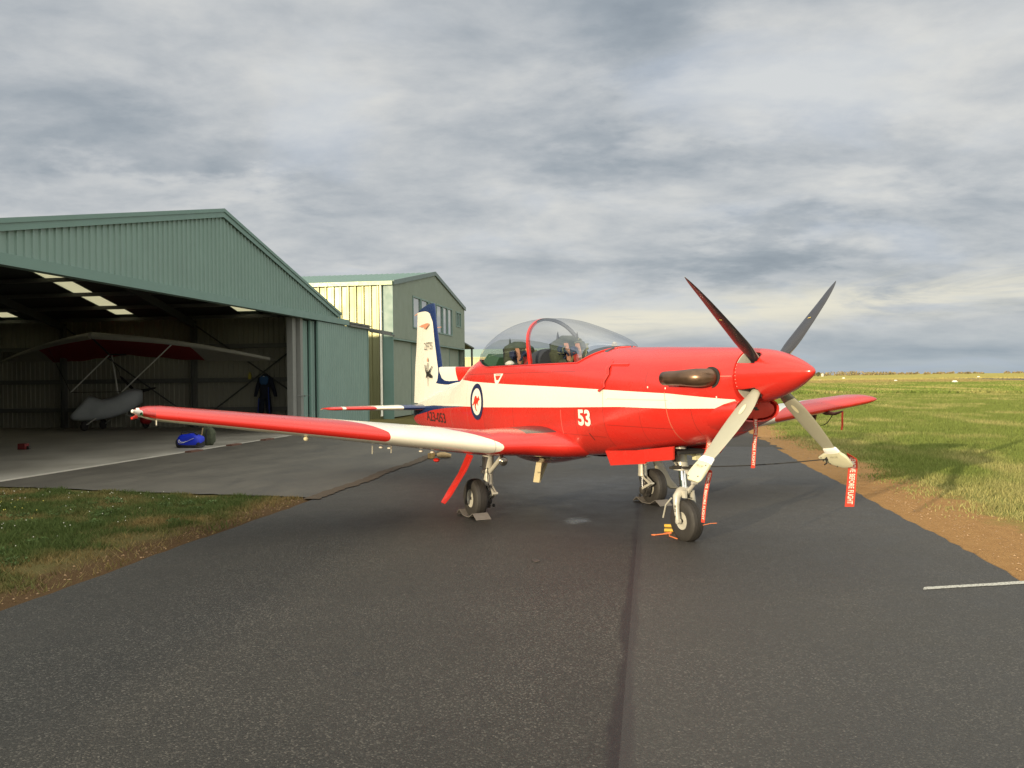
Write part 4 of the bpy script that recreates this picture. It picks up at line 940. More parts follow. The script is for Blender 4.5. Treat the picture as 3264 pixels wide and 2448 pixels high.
b1 = N.curve(x, [(-1.6, 4.6), (-1.1, 4.35), (-.7, 4.0), (-.3, 3.45), (0., 3.0), (.2, 2.72), (.32, 2.58), (.38, 2.50), (.5, 2.45)])
outred = N.math('MULTIPLY', N.gt(N.math('SUBTRACT', ay, N.math('MULTIPLY', N.gt(y, 0.), N.math('MULTIPLY_ADD', N.math('SUBTRACT', .31, x), .55, .50))), b1), upm)
b2u = N.curve(cp, [(-1., 3.2), (-.3, 2.6), (-.12, 1.85), (-.05, 1.3), (-.01, 1.18), (.0, 1.16), (.01, 1.19), (.05, 1.35), (.15, 1.65), (.4, 2.1), (1., 2.4)])
inred = N.lt(ay, b2u)
c = N.mix(N.noise(o, 2., 4), tuple(q*.92 for q in RED), RED); wc = dirty(N, o, N.mix(0., WHT, tuple(q*.97 for q in WHT)), .1)
c = N.mix(N.math('MAXIMUM', outred, inred), wc, c)
walk = N.math('MULTIPLY', N.math('MULTIPLY', N.lt(x, .60), N.gt(x, -.25)), N.math('MULTIPLY', N.math('MULTIPLY', N.gt(ay, .50), N.lt(ay, .82)), N.gt(cp, .10)))
c = N.mix(walk, c, (.035, .035, .035))
jn = N.math('MULTIPLY', N.lt(N.math('ABSOLUTE', N.math('SUBTRACT', ay, 1.26)), .004), 1.)
c = N.mix(N.math('MULTIPLY', jn, .5), c, (.1, .06, .05)); jn = N.lt(N.math('ABSOLUTE', N.math('SUBTRACT', ay, 4.86)), .004); c = N.mix(N.math('MULTIPLY', jn, .5), c, (.2, .04, .03))
jn = N.math('MULTIPLY', N.lt(N.math('ABSOLUTE', N.math('SUBTRACT', N.math('ABSOLUTE', cp), .72)), .003), N.gt(ay, .6)); c = N.mix(N.math('MULTIPLY', jn, .6), c, (.08, .05, .05))
N.link(c, P.inputs['Base Color']); paint(P, N, o, .25)
wS = wing(-1); wP = wing(1)
def wle(y, f=0.): return Vector((f_le(abs(y))-f, y, .728+.127*abs(y)))
# wing tip lights
for sg, colr, w_ in ((-1, (.01, .07, .03), wS),):
    g = MB(); g.tube([(.30, sg*5.0, 1.37), (.345, sg*5.03, 1.38), (.38, sg*5.065, 1.39)], [.030, .027, .017], 12); g.ball((.39, sg*5.07, 1.392), .018, 10)
    g.prism([(.26, sg*4.99, 1.33), (.34, sg*5.0, 1.37), (.27, sg*5.01, 1.42)], (0, sg*.03, 0)); tl = g.build('tip_light_housing', m_wflat if sg < 0 else m_red, w_)
    g = MB(); g.prism([(.35, sg*4.975, 1.345), (.365, sg*4.985, 1.38), (.31, sg*5.04, 1.36)], (.008, 0, .0)); g.build('position_light', M('coloured_lens', colr, .1), w_)
    g = MB(); g.tube([(.33, sg*5.04, 1.335), (.40, sg*5.08, 1.325)], [.02, .012], 8); g.build('lamp_fairing', m_red, w_)
    g = MB(); g.tube([(.2, sg*4.85, 1.30), (.19, sg*4.85, 1.24)], .006, 6); g.build('static_wick', m_wflat, w_)
# under wing bits, starboard
g = MB(); g.ball((.18, -3.36, 1.045), (.03, .03, .024), 12); g.build('tie_down_lug', M('cream_lug', (.7, .62, .4), .4), wS)
for (xx, yy) in ((.0, -2.0), (.0, -1.86), (-.1, -2.35), (-.1, -2.45)): g = MB(); g.ball((xx, yy, .728+.127*abs(yy)-.145), (.035, .025, .014), 10); g.build('access_screw', m_wflat, wS)
for yy in (-2.25, -2.48): g = MB(); g.tube([(-.35, yy, .90), (-.36, yy, .80)], .008, 6); g.build('static_wick', m_galu, wS)
g = MB(); g.ball((-.25, -1.72, .70), (.06, .04, .025), 10); g.build('drain_cover', m_red, wS)
# port wing: pitot probe, pylon, cable
m_brown = M('dark_brown_fairing', (.10, .04, .03), .5)
g = MB(); g.prism([(-.10, 4.02, 1.10), (.06, 4.02, 1.13), (.0, 4.02, .97), (-.12, 4.02, .97)], (0, .03, 0)); g.build('underwing_antenna', m_brown, wP, smooth=False)
g = MB(); g.tube([(.12, 4.0, 1.16), (.26, 4.0, 1.13), (.44, 4.0, 1.125), (.58, 4.0, 1.165)], [.012, .03, .024, .01], 10); g.prism([(.1, 3.99, 1.18), (.3, 3.99, 1.18), (.4, 3.99, 1.12), (.2, 3.99, 1.12)], (0, .02, 0)); g.build('pitot_probe', m_brown, wP)
g = MB(); g.tube([Vector((.40, 4.0, 1.12)).lerp(Vector((.16, 4.0, .95)), t)+Vector((0, 0, -.05*math.sin(math.pi*t))) for t in lsp(0, 1, 9)], .006, 6); g.build('cable', m_black, wP)
# ---- fin, rudder, dorsal
xz_le = pchip([1.1, 1.9, 2.1, 2.5, 2.8, 2.95, 3.04], [-4.50, -4.655, -4.72, -4.86, -4.95, -4.985, -5.04])
xz_te = pchip([1.1, 1.26, 1.92, 2.45, 2.95], [-6.25, -6.225, -6.14, -6.03, -5.97])
def ztop(X): return pchip([-6.0, -5.75, -5.4, -5.2, -5.06, -4.9], [2.945, 2.99, 3.035, 3.05, 3.05, 2.99])(X)
def finhalf(c0, z, tk=.052): x_ = min(max(c0, 0), 1); return tk*(1-.35*(z-1.3)/1.7)*(2.2*math.sqrt(x_) - 1.6*x_-.6*x_**2)*1.15+.002
def finpart(name, c0, c1, mat, zlow=1.1):
    nz, nc = 26, 10; V = []; nn = nc*2
    for j in range(nz):
        t = j/(nz-1)
        ring = []
        for i in range(nc):
            cc = L(c0, c1, (i/(nc-1))**1.4 if c0 == 0 else i/(nc-1)); z = L(zlow, 3.0, t); X = L(xz_le(z), xz_te(z), cc); z2 = L(zlow, ztop(X), t); ring.append((X, finhalf(cc, z2), z2))
        V += [(a, -b2, c3) for a, b2, c3 in ring]+[(a, b2, c3) for a, b2, c3 in ring[::-1]]
    F = [(j*nn+i, j*nn+(i+1) % nn, (j+1)*nn+(i+1) % nn, (j+1)*nn+i) for j in range(nz-1) for i in range(nn)]; F += [tuple(range(nn))[::-1], tuple(range((nz-1)*nn, nz*nn))]
    return mesh(name, V, F, mat, ac, ang=50)
m_fin, N, P = newmat('fin_paint'); o = N.obj(); x, y, z = N.sep(o)
xb = N.curve(z, [(1.0, -4.0), (1.58, -4.24), (1.60, -4.5), (1.69, -4.74), (1.99, -4.845), (2.4, -4.98), (2.71, -5.06), (2.87, -5.2), (2.91, -5.3), (2.94, -5.5), (2.95, -6.2), (3.2, -6.2)])
c = N.mix(N.gt(x, xb), dirty(N, o, N.mix(0., WHT, WHT), .025), BLU); N.link(c, P.inputs['Base Color']); paint(P, N, o, .25)
fn_ = finpart('fin', 0, .62, m_fin); rd = finpart('rudder', .628, 1., m_fin, 1.24)
m_dor, N, P = newmat('dorsal_paint'); o = N.obj(); x, y, z = N.sep(o)
c = N.mix(N.gt(N.math('ADD', x, N.math('MULTIPLY', N.math('MULTIPLY', N.math('SUBTRACT', 1.9, z), N.math('SUBTRACT', 1.9, z)), -2.6)), -3.96), dirty(N, o, N.mix(0., WHT, WHT), .025), RED)
zb_ = N.curve(x, [(-4.8, 1.95), (-4.72, 1.80), (-4.6, 1.70), (-4.45, 1.66), (-4.24, 1.648), (-3.9, 1.655), (-3.4, 1.668), (-3.3, 1.0), (-2., 1.0)])
zb2 = N.curve(x, [(-5., 1.62), (-4.7, 1.60), (-4.45, 1.59), (-4.24, 1.588), (-3.9, 1.622), (-3.4, 1.655), (-2., 1.655)]); c = N.mix(N.math('MULTIPLY', N.lt(z, zb2), N.lt(x, -3.45)), c, WHT); c = N.mix(N.math('MULTIPLY', N.lt(z, zb_), N.gt(z, zb2)), c, BLU); N.link(c, P.inputs['Base Color']); paint(P, N, o, .25)
V = []; n = 24
for i in range(n):
    X = L(-4.9, -2.62, i/(n-1)); zt = L(1.905, 1.865, (X+4.9)/2.28); zb = f_zt(X)-.06; b2 = .05
    V += [(X, -b2-.03, zb), (X, -b2, zb+.06), (X, -.035, (zb+zt)/2+.02), (X, -.028, zt-.015), (X, -.012, zt), (X, .012, zt), (X, .028, zt-.015), (X, .035, (zb+zt)/2+.02), (X, b2, zb+.06), (X, b2+.03, zb)]
F = [(i*10+k2, (i+1)*10+k2, (i+1)*10+k2+1, i*10+k2+1) for i in range(n-1) for k2 in range(9)]+[tuple(range(10))]
mesh('dorsal_fin', V, F, m_dor, ac, ang=45)
def fintext(nm, txt, X0, X1, z0, z1, mat, bold=0., par=fn_):
    V, F = text2d(txt, bold); mesh(nm, [(L(X0, X1, a), -.062, L(z0, z1, b2)) for a, b2 in V], F, mat, par, smooth=False)
m_fade = M('faded_marking', (.13, .11, .085), .5); m_fadeo = M('faded_red_mark', (.55, .24, .14), .5)
fintext('unit_code', '2FTS', -5.45, -5.03, 2.22, 2.355, m_fade)
def finpoly(nm, pts, mat, yy=-.063):
    mesh(nm, [(a, yy, b2) for a, b2 in pts], [tuple(range(len(pts)))], mat, fn_, smooth=False)
finpoly('black_swan', [(-5.43, 1.95), (-5.39, 1.95), (-5.36, 1.86), (-5.30, 1.82), (-5.22, 1.83), (-5.12, 1.88), (-5.04, 1.925), (-5.02, 1.915), (-5.10, 1.86), (-5.17, 1.80), (-5.10, 1.765), (-5.03, 1.75), (-5.06, 1.70), (-5.12, 1.715), (-5.16, 1.70), (-5.19, 1.73), (-5.27, 1.75), (-5.33, 1.71), (-5.37, 1.70), (-5.34, 1.78), (-5.40, 1.85)], m_kflat)
finpoly('torch', [(-5.275, 1.56), (-5.26, 1.56), (-5.25, 1.98), (-5.285, 1.98)], m_fade, -.061); finpoly('torch_flame', [(-5.29, 2.0), (-5.25, 2.0), (-5.235, 2.04), (-5.265, 2.09), (-5.30, 2.04)], m_fadeo)
finpoly('wing_emblem', [(-5.74, 2.665), (-5.55, 2.69), (-5.32, 2.705), (-5.17, 2.70), (-5.20, 2.66), (-5.30, 2.625), (-5.38, 2.60), (-5.44, 2.605), (-5.42, 2.635), (-5.5, 2.645)], m_fadeo)
g = MB(); g.tube([(-5.97, 0, 2.93), (-6.06, -.02, 2.90)], .008, 6); g.build('static_wick', m_tan, rd); g = MB(); g.tube([(-4.88, 0, 2.60), (-4.70, .0, 2.60)], .006, 6); g.build('probe', m_tan, fn_)
# ---- tailplane
def stab(sg):
    rings = []; st = [.05, .2, .6, 1.1, 1.55, 1.7, 1.78, 1.82]; 
    for y in st:
        xl = L(-4.95, -5.52, y/1.82); xt = L(-6.12, -6.12, y/1.82); tip = max(0, (y-1.7)/.12); k3 = math.sqrt(max(0, 1-tip*tip)); xl -= .18*(1-k3); tk = .085*(xl-xt)*(.2+.8*k3)+.01
        af, n = naca(1., 0., 14); rings.append([Vector((xl-a*(xl-xt), sg*y, 1.18+b2*tk)) for a, b2 in af])
    V, F = loftr(rings, False, True)
    if sg > 0: F = [f[::-1] for f in F]
    return mesh('tailplane', V, F, m_stab, ac, ang=55)
m_stab, N, P = newmat('tailplane_paint'); o = N.obj(); x, y, z = N.sep(o); ay = N.math('ABSOLUTE', y)
c = N.mix(N.gt(ay, N.math('MULTIPLY_ADD', x, -.35, -.83)), dirty(N, o, N.mix(0., WHT, WHT), .03), RED); c = N.mix(N.lt(ay, .56), c, BLU)
c = N.mix(N.math('MULTIPLY', N.gt(ay, 1.52), N.lt(ay, 1.58)), c, WHT)
N.link(c, P.inputs['Base Color']); paint(P, N, o, .25)
tS = stab(-1); tP = stab(1)
for sg, t_ in ((-1, tS), (1, tP)):
    g = MB(); g.tube([(-6.1, sg*1.78, 1.17), (-6.22, sg*1.80, 1.15)], .005, 6); g.build('static_wick', m_tan, t_)
# ---- belly: air brake, blade aerial, gear
g = MB(); V = []; n = 12
for j in range(7):
    for i in range(n+1):
        a = i/n; b3 = j/6; X = L(-1.45, -.05, a); V.append((X, L(-.32, .32, b3), .655-.115*math.sin(math.pi*a)**.8*math.sin(math.pi*b3)**.5))
g.add(V, [(j*(n+1)+i, j*(n+1)+i+1, (j+1)*(n+1)+i+1, (j+1)*(n+1)+i) for j in range(6) for i in range(n)]); g.build('belly_air_brake', m_red, ac)
g = MB(); g.prism([(-.95, -.012, .62), (-.62, -.012, .62), (-.92, -.012, .255), (-1.09, -.012, .245), (-.97, -.012, .58)], (0, .024, 0)); 
g.prism([(-1.22, -.07, .625), (-1.0, -.11, .622), (-.7, -.09, .62), (-.58, -.0, .62), (-.7, .09, .62), (-1.0, .11, .622)], (0, 0, -.012)); g.build('blade_aerial', M('cream_aerial', (.70, .60, .38), .45), ac, smooth=False)
def wheel(parent, c, R, w2, rimr, ax=(0, 1, 0), outer=-1):
    c = Vector(c); ax = Vector(ax).normalized()*-outer
    g = MB(); sh = [(-w2*.36, rimr), (-w2*.48, rimr*1.12), (-w2*.5, R*.72), (-w2*.46, R*.86), (-w2*.36, R*.955), (-w2*.2, R*.995), (-w2*.13, R), (-w2*.12, R-.006), (-w2*.09, R-.006), (-w2*.08, R), (-w2*.01, R), (0, R-.006), (w2*.02, R-.006), (w2*.03, R), (w2*.09, R), (w2*.1, R-.006), (w2*.13, R-.006), (w2*.14, R), (w2*.2, R*.995), (w2*.36, R*.955), (w2*.46, R*.86), (w2*.5, R*.72), (w2*.48, rimr*1.12), (w2*.36, rimr)]
    g.lathe(c, ax, sh, 48, closed=True); ty = g.build('tyre', m_tyre, parent, ang=30)
    g = MB()
    g.lathe(c, ax, [(-w2*.36, rimr*1.0), (-w2*.40, rimr*1.03), (-w2*.43, rimr*1.0), (-w2*.41, rimr*.90), (-w2*.25, rimr*.82), (-w2*.18, rimr*.55), (-w2*.16, rimr*.34), (-w2*.34, rimr*.30), (-w2*.36, 0)], 36)
    g.lathe(c, ax, [(w2*.36, rimr*1.0), (w2*.41, rimr*1.03), (w2*.43, rimr*1.0), (w2*.38, rimr*.85), (w2*.2, rimr*.7), (w2*.18, 0)], 36)
    g.build('rim', m_galu, parent, ang=40)
    g = MB(); x1 = ax.orthogonal().normalized(); y1 = ax.cross(x1)
    for k2 in range(3):
        a = 2*math.pi*k2/3+.4; g.lathe(c+(x1*math.cos(a)+y1*math.sin(a))*rimr*.62-ax*w2*.24, ax, [(0, rimr*.16), (.012, rimr*.16)], 14)
    g.lathe(c-ax*w2*.37, ax, [(0, rimr*.2), (.02, rimr*.22)], 16); g.build('hub_detail', m_dmetal, parent)
    return ty
# main legs
def main_leg(sg, X, Y):
    r = bpy.data.objects.new('main_landing_gear', None); C.objects.link(r); r.parent = ac
    yl = Y-sg*.17     # strut is inboard of wheel
    g = MB(); zt = .80
    g.tube([(X-.0, yl, zt), (X, yl, .60), (X, yl, .58)], [.07, .07, .06], 18); g.tube([(X, yl, .60), (X, yl, .40)], [.058, .058], 18); g.lathe((X, yl, .575), (0, 0, -1), [(0, .05), (.0, .068), (.03, .07), (.05, .055)], 18); g.lathe((X, yl, .42), (0, 0, -1), [(0, .052), (.0, .06), (.035, .062), (.045, .05)], 18)
    g.tube([(X+.03, yl, .53), (X+.35, yl+sg*-.02, .735)], [.026, .03], 10); g.tube([(X-.0, yl-.05*sg, .545), (X+.0, yl+.09*sg, .545)], .022, 10)
    g.tube([(X-.08, yl, .545), (X, yl, .545)], .018, 10); g.build('strut', m_galu, r, ang=45)
    g = MB(); g.tube([(X, yl, .40), (X, yl, .20)], .033, 16); g.build('oleo', m_chrome, r)
    g = MB(); g.lathe((X, yl, .235), (0, 0, -1), [(0, .036), (.0, .045), (.07, .045), (.09, .03)], 14); g.tube([(X, yl, .21), (X, Y, .21)], .028, 10); g.lathe((X, yl+sg*.02, .215), (0, sg, 0), [(0, .08), (.05, .085), (.055, .03)], 20)
    g.box((X+.03, yl+sg*.03, .27), (.045, 0, .02), (0, .03, 0), (-.01, 0, .03)); g.box((X+.03, yl+sg*.03, .15), (.045, 0, -.02), (0, .025, 0), (.01, 0, .02)); g.build('brake_unit', m_dmetal, r, ang=40)
    g = MB(); 
    for dy in (-.028, .028):
        g.box(((X+.03+X+.20)/2, yl+dy*.7, (.38+.30)/2), (.085, -dy*.2, -.042), (0, .009, 0), (.007, 0, .013)); g.box(((X+.03+X+.20)/2, yl+dy*.7, (.22+.30)/2), (.085, -dy*.2, .04), (0, .009, 0), (-.007, 0, .013))
    g.tube([(X+.20, yl-.035, .30), (X+.20, yl+.035, .30)], .014, 10); g.tube([(X+.03, yl-.04, .385), (X+.03, yl+.04, .385)], .014, 8); g.build('torque_link', m_galu, r, ang=40)
    g = MB(); 
    pts = [(X+.055, yl-.03, .60), (X+.075, yl-.04, .48), (X+.07, yl-.03, .40), (X+.13, yl-.02, .34), (X+.12, yl-.0, .26), (X+.06, yl, .22)]
    g.tube(pts, .006, 6); g.tube([(X-.06, yl, .64), (X-.075, yl+.01, .52), (X-.06, yl, .42), (X-.075, yl, .33), (X-.03, yl, .25)], .007, 6); g.tube([(X-.25, yl, .58), (X-.03, yl, .60)], .006, 6)
    g.lathe((X+.02, yl-.05*sg, .13), (0, -sg, 0), [(0, .02), (.02, .02)], 8); g.build('brake_hose', m_black, r)
    ty = wheel(r, (X, Y, .232), .235, .165, .105, (0, 1, 0), outer=sg)
    return r
lgS = main_leg(-1, -.09, -1.285); lgP = main_leg(1, .04, 1.20)
def door(sg, nm='gear_door'):
    y0, z0 = -1.40*1, .735; g = MB(); A0 = [(.0, 1.39, .76), (.20, 1.39, .76), (.20, 1.47, .60), (.175, 1.53, .50), (.18, 1.62, .37), (.16, 1.66, .30), (.155, 1.74, .21), (.045, 1.74, .21), (.04, 1.66, .33), (.0, 1.57, .44), (.005, 1.50, .54)]
    A0 = [(a*.85-.055, sg*b2, c3) for a, b2, c3 in A0]; nv = Vector((0, sg*.8, .6))*.022
    g.prism(A0, nv); return g.build(nm, m_red if sg < 0 else [m_doorin], ac, smooth=False)
m_doorin = M('primer_door', (.36, .32, .22), .5, var=.12)
door(-1)
g = MB()      # port door seen from inside: curved panel tilted outwards
PD0 = [(.02, 1.21, .66), (.0, 1.22, .55), (-.02, 1.27, .45), (-.02, 1.36, .32), (-.02, 1.44, .22), (-.02, 1.50, .175), (0., 1.60, .165)]
PD1 = [(-.30, 1.42, .66), (-.26, 1.44, .58), (-.24, 1.52, .50), (-.22, 1.58, .38), (-.20, 1.63, .27), (-.16, 1.68, .20), (-.03, 1.62, .163)]
g.grid(lambda a, b3: Vector(PD0[int(round(b3*6))]).lerp(Vector(PD1[int(round(b3*6))]), a)+Vector((0, .02*math.sin(math.pi*a), 0)), 5, 7); dpo = g.build('gear_door', m_doorin, ac, ang=60); md = dpo.modifiers.new('s', 'SOLIDIFY'); md.thickness = .018
g = MB(); g.ball((.33, -1.10, .70), (.05, .05, .055), 18); g.lathe((.33, -1.10, .70), (.9, -.4, .0), [(.0, .05), (.035, .05), (.04, .04), (.045, .0)], 18); g.tube([(.30, -1.10, .72), (.26, -1.10, .80)], .02, 8); g.build('landing_light', M('lamp_chrome', (.16, .15, .13), .12, .9), wS)
# nose gear
ng = bpy.data.objects.new('nose_landing_gear', None); C.objects.link(ng); ng.parent = ac
NX = 2.38
g = MB(); tp = Vector((NX-.085, 0, 1.0)); lo = Vector((NX-.075, 0, .745)); g.tube([tp, lo+Vector((0, 0, .06)), lo], [.052, .058, .07], 20); g.lathe(lo+Vector((0, 0, .02)), (0, 0, -1), [(0, .07), (.03, .085), (.045, .085), (.05, .06)], 20)
g.lathe(lo+Vector((0, 0, .16)), (0, 0, -1), [(0, .05), (0, .062), (.02, .062), (.02, .05)], 18); g.tube([(NX-.38, .0, .93), (NX-.10, 0, .74)], .022, 8); g.tube([(NX-.38, .05, .93), (NX-.10, 0.03, .74)], .016, 8); g.build('strut', m_galu, ng, ang=45)
g = MB(); g.tube([lo, (NX-.045, 0, .52)], .038, 20); g.build('oleo', m_chrome, ng)
g = MB(); g.tube([(NX+.01, 0, .71), (NX+.10, 0, .66), (NX+.135, 0, .60)], [.022, .020, .016], 10); g.tube([(NX+.135, 0, .60), (NX+.09, 0, .56), (NX+.02, 0, .50)], [.016, .02, .024], 10); g.lathe((NX+.135, -.03, .605), (0, 1, 0), [(0, .018), (.06, .018)], 10); g.build('torque_link', m_galu, ng)
g = MB()
for sg in (-1, 1):
    pts = [(NX-.045, 0, .52), (NX-.04, sg*.05, .50), (NX-.04, sg*.088, .455), (NX-.03, sg*.10, .38), (NX-.02, sg*.102, .30), (NX-.005, sg*.102, .22), (NX, sg*.102, .19)]; rr_ = [.045, .046, .042, .034, .028, .026, .022]
    g.tube(pts, rr_, 12); g.lathe((NX, sg*.085, .212), (0, sg, 0), [(0, .03), (.035, .028), (.04, .015)], 14)
    g.box((NX+.03, sg*.045, .485), (.028, 0, 0), (0, .012, 0), (0, 0, .038))
g.tube([(NX+.035, -.06, .50), (NX+.035, .06, .50)], .010, 8); g.build('fork', m_galu, ng, ang=50)
wheel(ng, (NX, 0, .213), .215, .150, .088, (0, 1, 0), -1)
g = MB(); g.tube([lo+Vector((-.09, -.08, -.01)), lo+Vector((.1, -.02, .0)), lo+Vector((.20, .02, .02))], .014, 8); g.tube([lo+Vector((-.02, -.09, .0)), lo+Vector((.08, -.08, .01))], .02, 8); g.tube([lo+Vector((.0, -.07, .17)), lo+Vector((.02, -.1, .07)), lo+Vector((.04, -.07, .02))], .006, 6)
g.lathe(lo+Vector((.16, -.02, .015)), (.9, .3, .05), [(0, .022), (.05, .024), (.05, .014)], 10); g.lathe(lo+Vector((0, 0, -.01)), (0, 0, -1), [(0, .075), (.0, .082), (.014, .082)], 16); g.build('steering_linkage', m_dmetal, ng)
g = MB(); g.box((NX+.04, .10, .86), (.03, 0, 0), (0, .03, 0), (0, 0, .035)); g.tube([(NX-.06, 0, .90), (NX+.03, .09, .88)], .02, 8); g.build('taxi_light', M('cream_lamp', (.72, .68, .42), .3), ng, smooth=False)
g = MB(); g.lathe(tp+Vector((.003, 0, -.12)), (0, 0, -1), [(0, .0545), (.035, .0558)], 18); g.build('red_band', m_rflat, ng)
g = MB(); g.tube([(NX-.06, -.14, .44), (NX-.17, -.13, .36), (NX-.235, -.12, .22)], .009, 8); g.build('guard_wire', m_galu, ng)
V, F = text2d('30 +', .02); mesh('fork_marking', [(NX-.012+L(-.012, .012, b2), -.1325, L(.38, .24, a)) for a, b2 in V], F, m_kflat, ng, smooth=False)
g = MB(); g.prism([(1.25, -.245, .855), (1.85, -.245, .90), (2.53, -.245, .985), (2.53, -.245, .855), (2.05, -.245, .795), (2.04, -.245, .775), (1.36, -.245, .70), (1.33, -.245, .745)], (0, -.02, -.004)); g.build('nose_gear_door', m_red, ac, smooth=False)
g = MB(); g.prism([(2.05, .22, .94), (2.72, .22, 1.0), (2.62, .22, .90), (2.3, .22, .875), (2.05, .22, .86)], (0, .02, -.004)); g.build('nose_gear_door', m_red, ac, smooth=False)
g = MB(); g.ab(1.3, 2.55, -.20, .20, .90, .93); g.build('wheel_bay', m_dark, ac, smooth=False)

# ================================================================= LOOSE THINGS ON AND ROUND THE AIRCRAFT
RT = Vector((r_.x, r_.y, 0)).normalized()
m_strm = M('red_streamer', (.56, .045, .02), .7, var=.05); m_lett = M('streamer_letters', (.78, .72, .60), .6, var=.02)
def streamer(label, path, wv, w2, txt=True, group='red warning streamers', back=None):
    P = [Vector(q) for q in path]; n = len(P); ln = [0.]
    for i in range(n-1): ln.append(ln[-1]+(P[i+1]-P[i]).length)
    T = ln[-1]; W = wv if isinstance(wv, list) else [wv]*n; W = [Vector(q).normalized() for q in W]
    def at(t):
        d2 = t*T; i = 0
        while i < n-2 and ln[i+1] < d2: i += 1
        f = (d2-ln[i])/(ln[i+1]-ln[i]); return P[i].lerp(P[i+1], f), W[i].lerp(W[i+1], f).normalized(), (P[i+1]-P[i]).normalized()
    g = MB(); m = 26; V = []
    for i in range(m+1):
        q, wd, tn = at(i/m); nn = wd.cross(tn).normalized()
        if nn.dot(Vector(CAMP)-q) < 0: nn = -nn
        V += [q-wd*w2/2+nn*.0015, q+wd*w2/2+nn*.0015, q+wd*w2/2-nn*.0015, q-wd*w2/2-nn*.0015]
    g.add(V, [(4*i+k2, 4*i+(k2+1) % 4, 4*i+4+(k2+1) % 4, 4*i+4+k2) for i in range(m) for k2 in range(4)]+[(0, 3, 2, 1), (4*m, 4*m+1, 4*m+2, 4*m+3)])
    o = tag(g.build('warning_streamer', m_strm, None, ang=70), label, 'streamer', group)
    if txt:
        TV, TF = text2d('REMOVE BEFORE FLIGHT', .012); V = []
        for a, b2 in TV:
            q, wd, tn = at(L(.06, .95, a)); nn = wd.cross(tn).normalized()
            if nn.dot(Vector(CAMP)-q) < 0: nn = -nn
            V.append(q+wd*w2*L(-.30, .30, b2)+nn*.0035)
        mesh('lettering', V, TF, m_lett, o, smooth=False)
    return o
streamer('broad red streamer hanging from the port lower propeller tip cover', [(3.57, .995, .915), (3.56, 1.03, .885), (3.555, 1.04, .80), (3.55, 1.03, .70), (3.55, 1.015, .58), (3.55, .995, .43)], [(.42, .91, -.6), (.42, .91, -.25), RT, RT, RT, RT], .088)
streamer('narrow twisted red streamer hanging from the tip cover in front of the nose wheel', [(3.56, -.625, .865), (3.56, -.62, .84), (3.56, -.645, .76), (3.56, -.668, .66), (3.56, -.685, .55), (3.56, -.70, .42)], [(.8, .1, -.1), RT, (.7, .3, 0), (.8, .2, 0), (.85, .15, 0), (.9, .1, 0)], .042)
streamer('red streamer hanging straight down from the chin intake plug', [(3.455, -.03, 1.30), (3.46, -.03, 1.18), (3.455, -.045, 1.05), (3.455, -.055, .93), (3.45, -.06, .84)], [(.5, .85, 0)]*5, .036)
streamer('short red streamer under the nose, crumpled beside the nose leg', [(2.80, -.03, 1.05), (2.80, -.045, .97), (2.79, -.08, .90), (2.80, -.13, .84)], [(.5, .85, .1), (.5, .85, .2), (.5, .8, .5), (.4, .6, .6)], .055)
streamer('small red ribbon dangling from the port wing probe', [(.575, 4.0, 1.16), (.57, 4.0, 1.05), (.56, 4.01, .96), (.555, 4.0, .90)], [(.9, .3, 0)]*4, .028, False)
# propeller tip covers
def tipcover(k2, label):
    a = PHI+k2*math.pi/2; rad = Vector((0, math.cos(a), math.sin(a))); tan = Vector((0, -math.sin(a), math.cos(a))); ax = Vector((1, 0, 0)); H = Vector((HUBX, 0, HZ))
    r = thing('propeller_tip_cover', label, 'tip cover', tuple(H+rad*1.1), 0, 'propeller tip covers')
    be = math.radians(f_tw(1.1)); cd2 = ax*math.cos(be)+tan*math.sin(be); nd = -ax*math.sin(be)+tan*math.cos(be)
    def ringat(rr2, hw, th, sh=0.): return [H+rad*rr2+cd2*(sh+hw*math.copysign(abs(math.cos(t))**.7, math.cos(t)))+nd*(th*math.copysign(abs(math.sin(t))**.6, math.sin(t))) for t in [2*math.pi*i/16 for i in range(16)]]
    if k2 == 2: prof = [(1.015, .074, .022, 0), (1.045, .080, .024, .0), (1.09, .085, .024, .0), (1.14, .088, .022, .0), (1.19, .080, .018, .01), (1.215, .06, .012, .015)]
    else: prof = [(1.03, .078, .022, 0), (1.05, .105, .022, -.025), (1.08, .145, .024, -.045), (1.12, .14, .024, -.03), (1.17, .115, .022, -.005), (1.215, .085, .018, .02), (1.235, .06, .012, .03)]
    V, F = loftr([ringat(*q) for q in prof], True, True); mesh('cover_sleeve', V, F, m_cream, r, ang=40)
    k9 = .05 if k2 == 2 else .065; V, F = loftr([ringat(.905+k9, .066, .013), ringat(.915+k9, .072, .016), ringat(.965+k9, .078, .02), ringat(.972+k9, .076, .018)], True, True); mesh('reflective_band', V, F, m_band, r, ang=40)
    for (rr2, u2) in ([(1.17, .06), (1.19, -.05), (1.05, .06)] if k2 == 2 else [(1.07, -.16), (1.11, -.16), (1.16, -.11), (1.20, -.05)]):
        g = MB(); g.ball(H+rad*rr2+cd2*u2*.9-nd*.022, .006, 6); g.build('rivet', m_dmetal, r)
    V2, F2 = text2d('PROP', .0); 
    mesh('faint_stencil', [H+rad*(L(1.085, 1.06, b2))+cd2*L(-.04, .04, a2)-nd*.0265 for a2, b2 in V2], F2, M('faint_ink', (.35, .33, .22), .7), r, smooth=False)
    return r
m_band, N, P = newmat('retroreflective_band'); P.inputs['Base Color'].default_value = (.95, .95, .92, 1); P.inputs['Roughness'].default_value = .3
tipcover(2, 'cream tip cover with white band on the starboard lower propeller blade, beside the nose leg'); tipcover(3, 'flared cream tip cover on the port lower propeller blade, tethered by a black cord')
